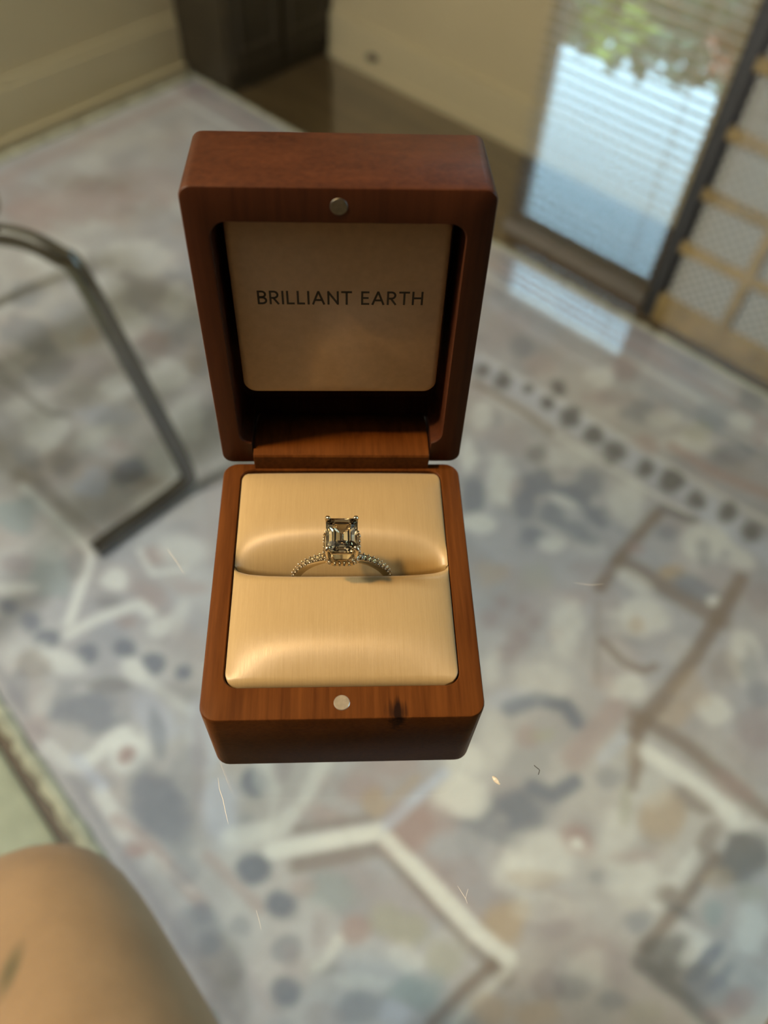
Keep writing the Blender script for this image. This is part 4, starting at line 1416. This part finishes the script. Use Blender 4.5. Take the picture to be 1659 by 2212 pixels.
# satin cushion: two pillows that meet in the ring slot
def pillow(front):
    nx, ny = 72, 48
    W0, rad = .0242, .0030
    V, F = [], []
    def E(s):
        return max(0.0, 1 - abs(s) ** 2.6) ** .62
    for j in range(ny + 1):
        r = j / ny                                   # 0 at the outer edge, 1 at the slot
        for i in range(nx + 1):
            s = -1 + 2 * i / nx
            s = math.copysign(1 - (1 - abs(s)) ** 1.35, s)
            if front:
                yo = .0073
                ys = .0359 - .0023 * E(s)
            else:
                yo = .0633
                ys = .03615 + .0002 * E(s)
            rr_ = r ** 1.0
            y = yo + (ys - yo) * rr_
            dy = abs(y - yo)
            w = W0 - (rad - math.sqrt(max(0, rad ** 2 - (rad - dy) ** 2)) if dy < rad else 0)
            x = s * w
            e = E(s)
            if front:
                h = .0037
                rise = min(1, dy / .0125)
                rise = math.sin(rise * math.pi / 2) ** .9
                ds = abs(ys - y)                      # distance to the slot
                fall = 0 if ds > .0035 else (1 - ds / .0035)
                z = BH - .0011 + e * (h * rise) - e * (.0105 * (1 - math.sqrt(max(0, 1 - fall ** 2))))
                z += .0010 * min(1, dy / .0012) ** .5
            else:
                h = .0028
                rise = math.sin(min(1, dy / .0085) * math.pi / 2) ** .9
                ds = abs(ys - y)
                f = max(0, 1 - ds / .0150)
                z = BH - .0011 + e * h * rise - e * (.0082 * f ** 3.3)
                z += .0010 * min(1, dy / .0012) ** .5
            V.append((x - .00012, y, z))
    n = nx + 1
    for j in range(ny):
        for i in range(nx):
            q = (j * n + i, j * n + i + 1, (j + 1) * n + i + 1, (j + 1) * n + i)
            F.append(q if front else q[::-1])
    # skirt down into the box
    rim = [i for i in range(n)] + [j * n + nx for j in range(1, ny + 1)] + [ny * n + i for i in range(nx - 1, -1, -1)] + [j * n for j in range(ny - 1, 0, -1)]
    b = len(V)
    for k in rim:
        x, y, z = V[k]
        V.append((x, y, .0085))
    m = len(rim)
    for k in range(m):
        k2 = (k + 1) % m
        q = (rim[k], b + k, b + k2, rim[k2])
        F.append(q if front else q[::-1])
    F.append(tuple(range(b, b + m)) if not front else tuple(range(b + m - 1, b - 1, -1)))
    o = mesh_obj('cushion_pad', V, F, M['satin'], rb, 75)
    return o


pillow(True)
pillow(False)

# ------------------------------------------------------------------ ring
RX, RY, RZ = -.0002, .0350, .0224
ringo = empty('engagement_ring', (RX, RY, RZ - .0117))
tag(ringo, 'diamond engagement ring with rectangular centre stone and small stones along its band', 'ring')
LZ = .0117                                            # ring centre above the ring's lowest point
ri, ro, hb = .0099, .0113, .00095
loops = []
for k in range(96):
    a = 2 * math.pi * k / 96
    sa, ca = math.sin(a), math.cos(a)
    prof = [(ri, -hb * .8), (ri + .0001, -hb), (ro - .0003, -hb), (ro, -hb * .75), (ro, hb * .75), (ro - .0003, hb), (ri + .0001, hb), (ri, hb * .8)]
    loops.append([(r_ * sa, y_, LZ + r_ * ca) for r_, y_ in prof])
loft('band', loops, M['gold'], ringo, 40, closed=True)


def brilliant(name, r, parent):
    V, F = [], []
    n = 8
    rings = ((r * .55, .34 * r, 0), (r * .98, .05 * r, .5), (r * .98, -.05 * r, .5), (r * .08, -.7 * r, 0))
    for rad, z, off in rings:
        V += [(rad * math.cos(2 * math.pi * (i + off) / n), rad * math.sin(2 * math.pi * (i + off) / n), z) for i in range(n)]
    for k in range(3):
        for i in range(n):
            j = (i + 1) % n
            F += [(k * n + i, k * n + j, (k + 1) * n + i), (k * n + j, (k + 1) * n + j, (k + 1) * n + i)]
    F = [f[::-1] for f in F] + [tuple(range(n)), tuple(3 * n + i for i in range(n - 1, -1, -1))]
    return mesh_obj(name, V, F, M['diamond'], parent)


proto = None
beads = []
for s in (-1, 1):
    for k in range(10):
        a = s * R(21.5 + 6.5 * k)
        o = brilliant('pave_stone', .00060, ringo) if proto is None else proto.copy()
        if proto is None:
            proto = o
        else:
            col.objects.link(o)
            o.parent = ringo
        o.location = ((ro + .00028) * math.sin(a), 0, LZ + (ro + .00028) * math.cos(a))
        o.rotation_euler = (0, a, 0)
        for yb in (-1, 1):
            a2 = a + s * R(3.25)
            beads.append(((ro + .00022) * math.sin(a2), yb * .00072, LZ + (ro + .00022) * math.cos(a2), .00030))


def bead_mesh(name, lst, parent):
    V, F = [], []
    for x, y, z, r in lst:
        b = len(V)
        V += [(x, y, z + r)]
        for th in (45, 90, 135):
            V += [(x + r * math.sin(R(th)) * math.cos(2 * math.pi * i / 6), y + r * math.sin(R(th)) * math.sin(2 * math.pi * i / 6), z + r * math.cos(R(th))) for i in range(6)]
        V += [(x, y, z - r)]
        for i in range(6):
            j = (i + 1) % 6
            F += [(b, b + 1 + i, b + 1 + j), (b + 19, b + 13 + j, b + 13 + i)]
            for k in range(2):
                F.append((b + 1 + 6 * k + i, b + 7 + 6 * k + i, b + 7 + 6 * k + j, b + 1 + 6 * k + j))
    o = mesh_obj(name, V, F, M['gold'], parent, 80)
    return o


bead_mesh('bead_setting', beads, ringo)

# head: offsets from the ring's own origin
HX, HY, HZ = 0.0, -.0007, .0425 - (RZ - .0117)
head = empty('head', (HX, HY, HZ))
head.parent = ringo
SA, SB, SC = .00335, .00420, .00105


def cutrect(a, b, c, z, n=3, off=0.0):
    pts = [(a, -b + c), (a, b - c), (a - c, b), (-a + c, b), (-a, b - c), (-a, -b + c), (-a + c, -b), (a - c, -b)]
    out = []
    for i in range(8):
        p, q = pts[i], pts[(i + 1) % 8]
        m = n if i % 2 == 0 else 1
        for k in range(m):
            t_ = (k + off) / m
            out.append((p[0] + (q[0] - p[0]) * t_, p[1] + (q[1] - p[1]) * t_, z))
    return out


def centre_stone():
    spec = ((.56, .60, .00105, 0), (.80, .82, .00072, .5), (1, 1, .00014, 0), (1, 1, -.00012, 0), (.84, .87, -.00085, .5), (.62, .68, -.0017, 0), (.36, .44, -.0023, .5), (.06, .20, -.0028, 0))
    V, F = [], []
    L = [cutrect(SA * a, SB * b, SC * min(a, b) * .95, z, 6, off) for a, b, z, off in spec]
    n = len(L[0])
    V = [p for lp in L for p in lp]
    offs = [s[3] for s in spec]
    for k in range(len(L) - 1):
        for i in range(n):
            j = (i + 1) % n
            a, b, c, d = k * n + i, k * n + j, (k + 1) * n + i, (k + 1) * n + j
            if offs[k] == offs[k + 1]:
                F.append((a, c, d, b))
            elif offs[k] < offs[k + 1]:
                F += [(a, c, b), (b, c, d)]
            else:
                F += [(a, c, d), (a, d, b)]
    F += [tuple(range(n)), tuple((len(L) - 1) * n + i for i in range(n - 1, -1, -1))]
    o = mesh_obj('centre_stone', V, F, M['diamond'], head)
    o['label'] = 'rectangular faceted clear stone'
    return o


centre_stone()


def wire(name, pts, r, parent, closed=True, seg=6):
    P = [Vector(p) for p in pts]
    n = len(P)
    loops = []
    for i, p in enumerate(P):
        t_ = (P[(i + 1) % n] - P[i - 1]).normalized()
        up = Vector((0, 0, 1))
        sx = t_.cross(up).normalized()
        loops.append([p + (sx * math.cos(2 * math.pi * k / seg) + up * math.sin(2 * math.pi * k / seg)) * r for k in range(seg)])
    return loft(name, loops, M['gold'], parent, 60, closed=closed)


wire('upper_rail', cutrect(SA * .93, SB * .93, SC, -.0010, 4), .00028, head)
wire('lower_rail', cutrect(SA * .96, SB * .94, SC, -.0042, 4), .00062, head)
wire('gallery_rail', cutrect(SA * .78, SB * .76, SC * .8, -.0056, 4), .00036, head)
# small stones set round the lower rail
outer = cutrect(SA * 1.08, SB * 1.05, SC * 1.1, -.0041, 5, .5)
hp = None
hb_ = []
for i, (x, y, z) in enumerate(outer):
    nxt, prv = outer[(i + 1) % len(outer)], outer[i - 1]
    d = Vector((nxt[0] - prv[0], nxt[1] - prv[1], 0)).normalized()
    nrm = Vector((d.y, -d.x, .25)).normalized()
    o = brilliant('halo_stone', .00058, head) if hp is None else hp.copy()
    if hp is None:
        hp = o
    else:
        col.objects.link(o)
        o.parent = head
    o.location = (x + nrm.x * .00022, y + nrm.y * .00022, z)
    o.rotation_euler = nrm.to_track_quat('Z', 'Y').to_euler()
    m = ((x + nxt[0]) / 2 + nrm.x * .0003, (y + nxt[1]) / 2 + nrm.y * .0003)
    hb_ += [(m[0], m[1], z + .0005, .00022), (m[0], m[1], z - .0005, .00022)]
bead_mesh('halo_beads', hb_, head)
for sx in (-1, 1):
    for sy in (-1, 1):
        c = Vector((sx * (SA - SC * .42), sy * (SB - SC * .42), 0))
        o_ = Vector((sx, sy, 0)).normalized()
        pts = [c * .72 + Vector((0, 0, -.0060)), c * .95 + Vector((0, 0, -.0036)), c + o_ * .00030 + Vector((0, 0, -.0012)), c + o_ * .00034 + Vector((0, 0, .0003)),
               c + o_ * .00012 + Vector((0, 0, .0008)), c - o_ * .00045 + Vector((0, 0, .00098))]
        tube('prong', catmull(pts, 4), [.00036] * 12 + [.00050] * 6 + [.00046, .0004, .00026], M['gold'], head, 8)
# bridge from the head to the band
loft('bridge', [[(a * math.cos(2 * math.pi * i / 20), b * math.sin(2 * math.pi * i / 20), z) for i in range(20)]
                for a, b, z in ((.0022, .0009, -.0092), (.0024, .0011, -.0078), (.0022, .0020, -.0062), (.0024, .0030, -.0055))], M['gold'], head, 50)
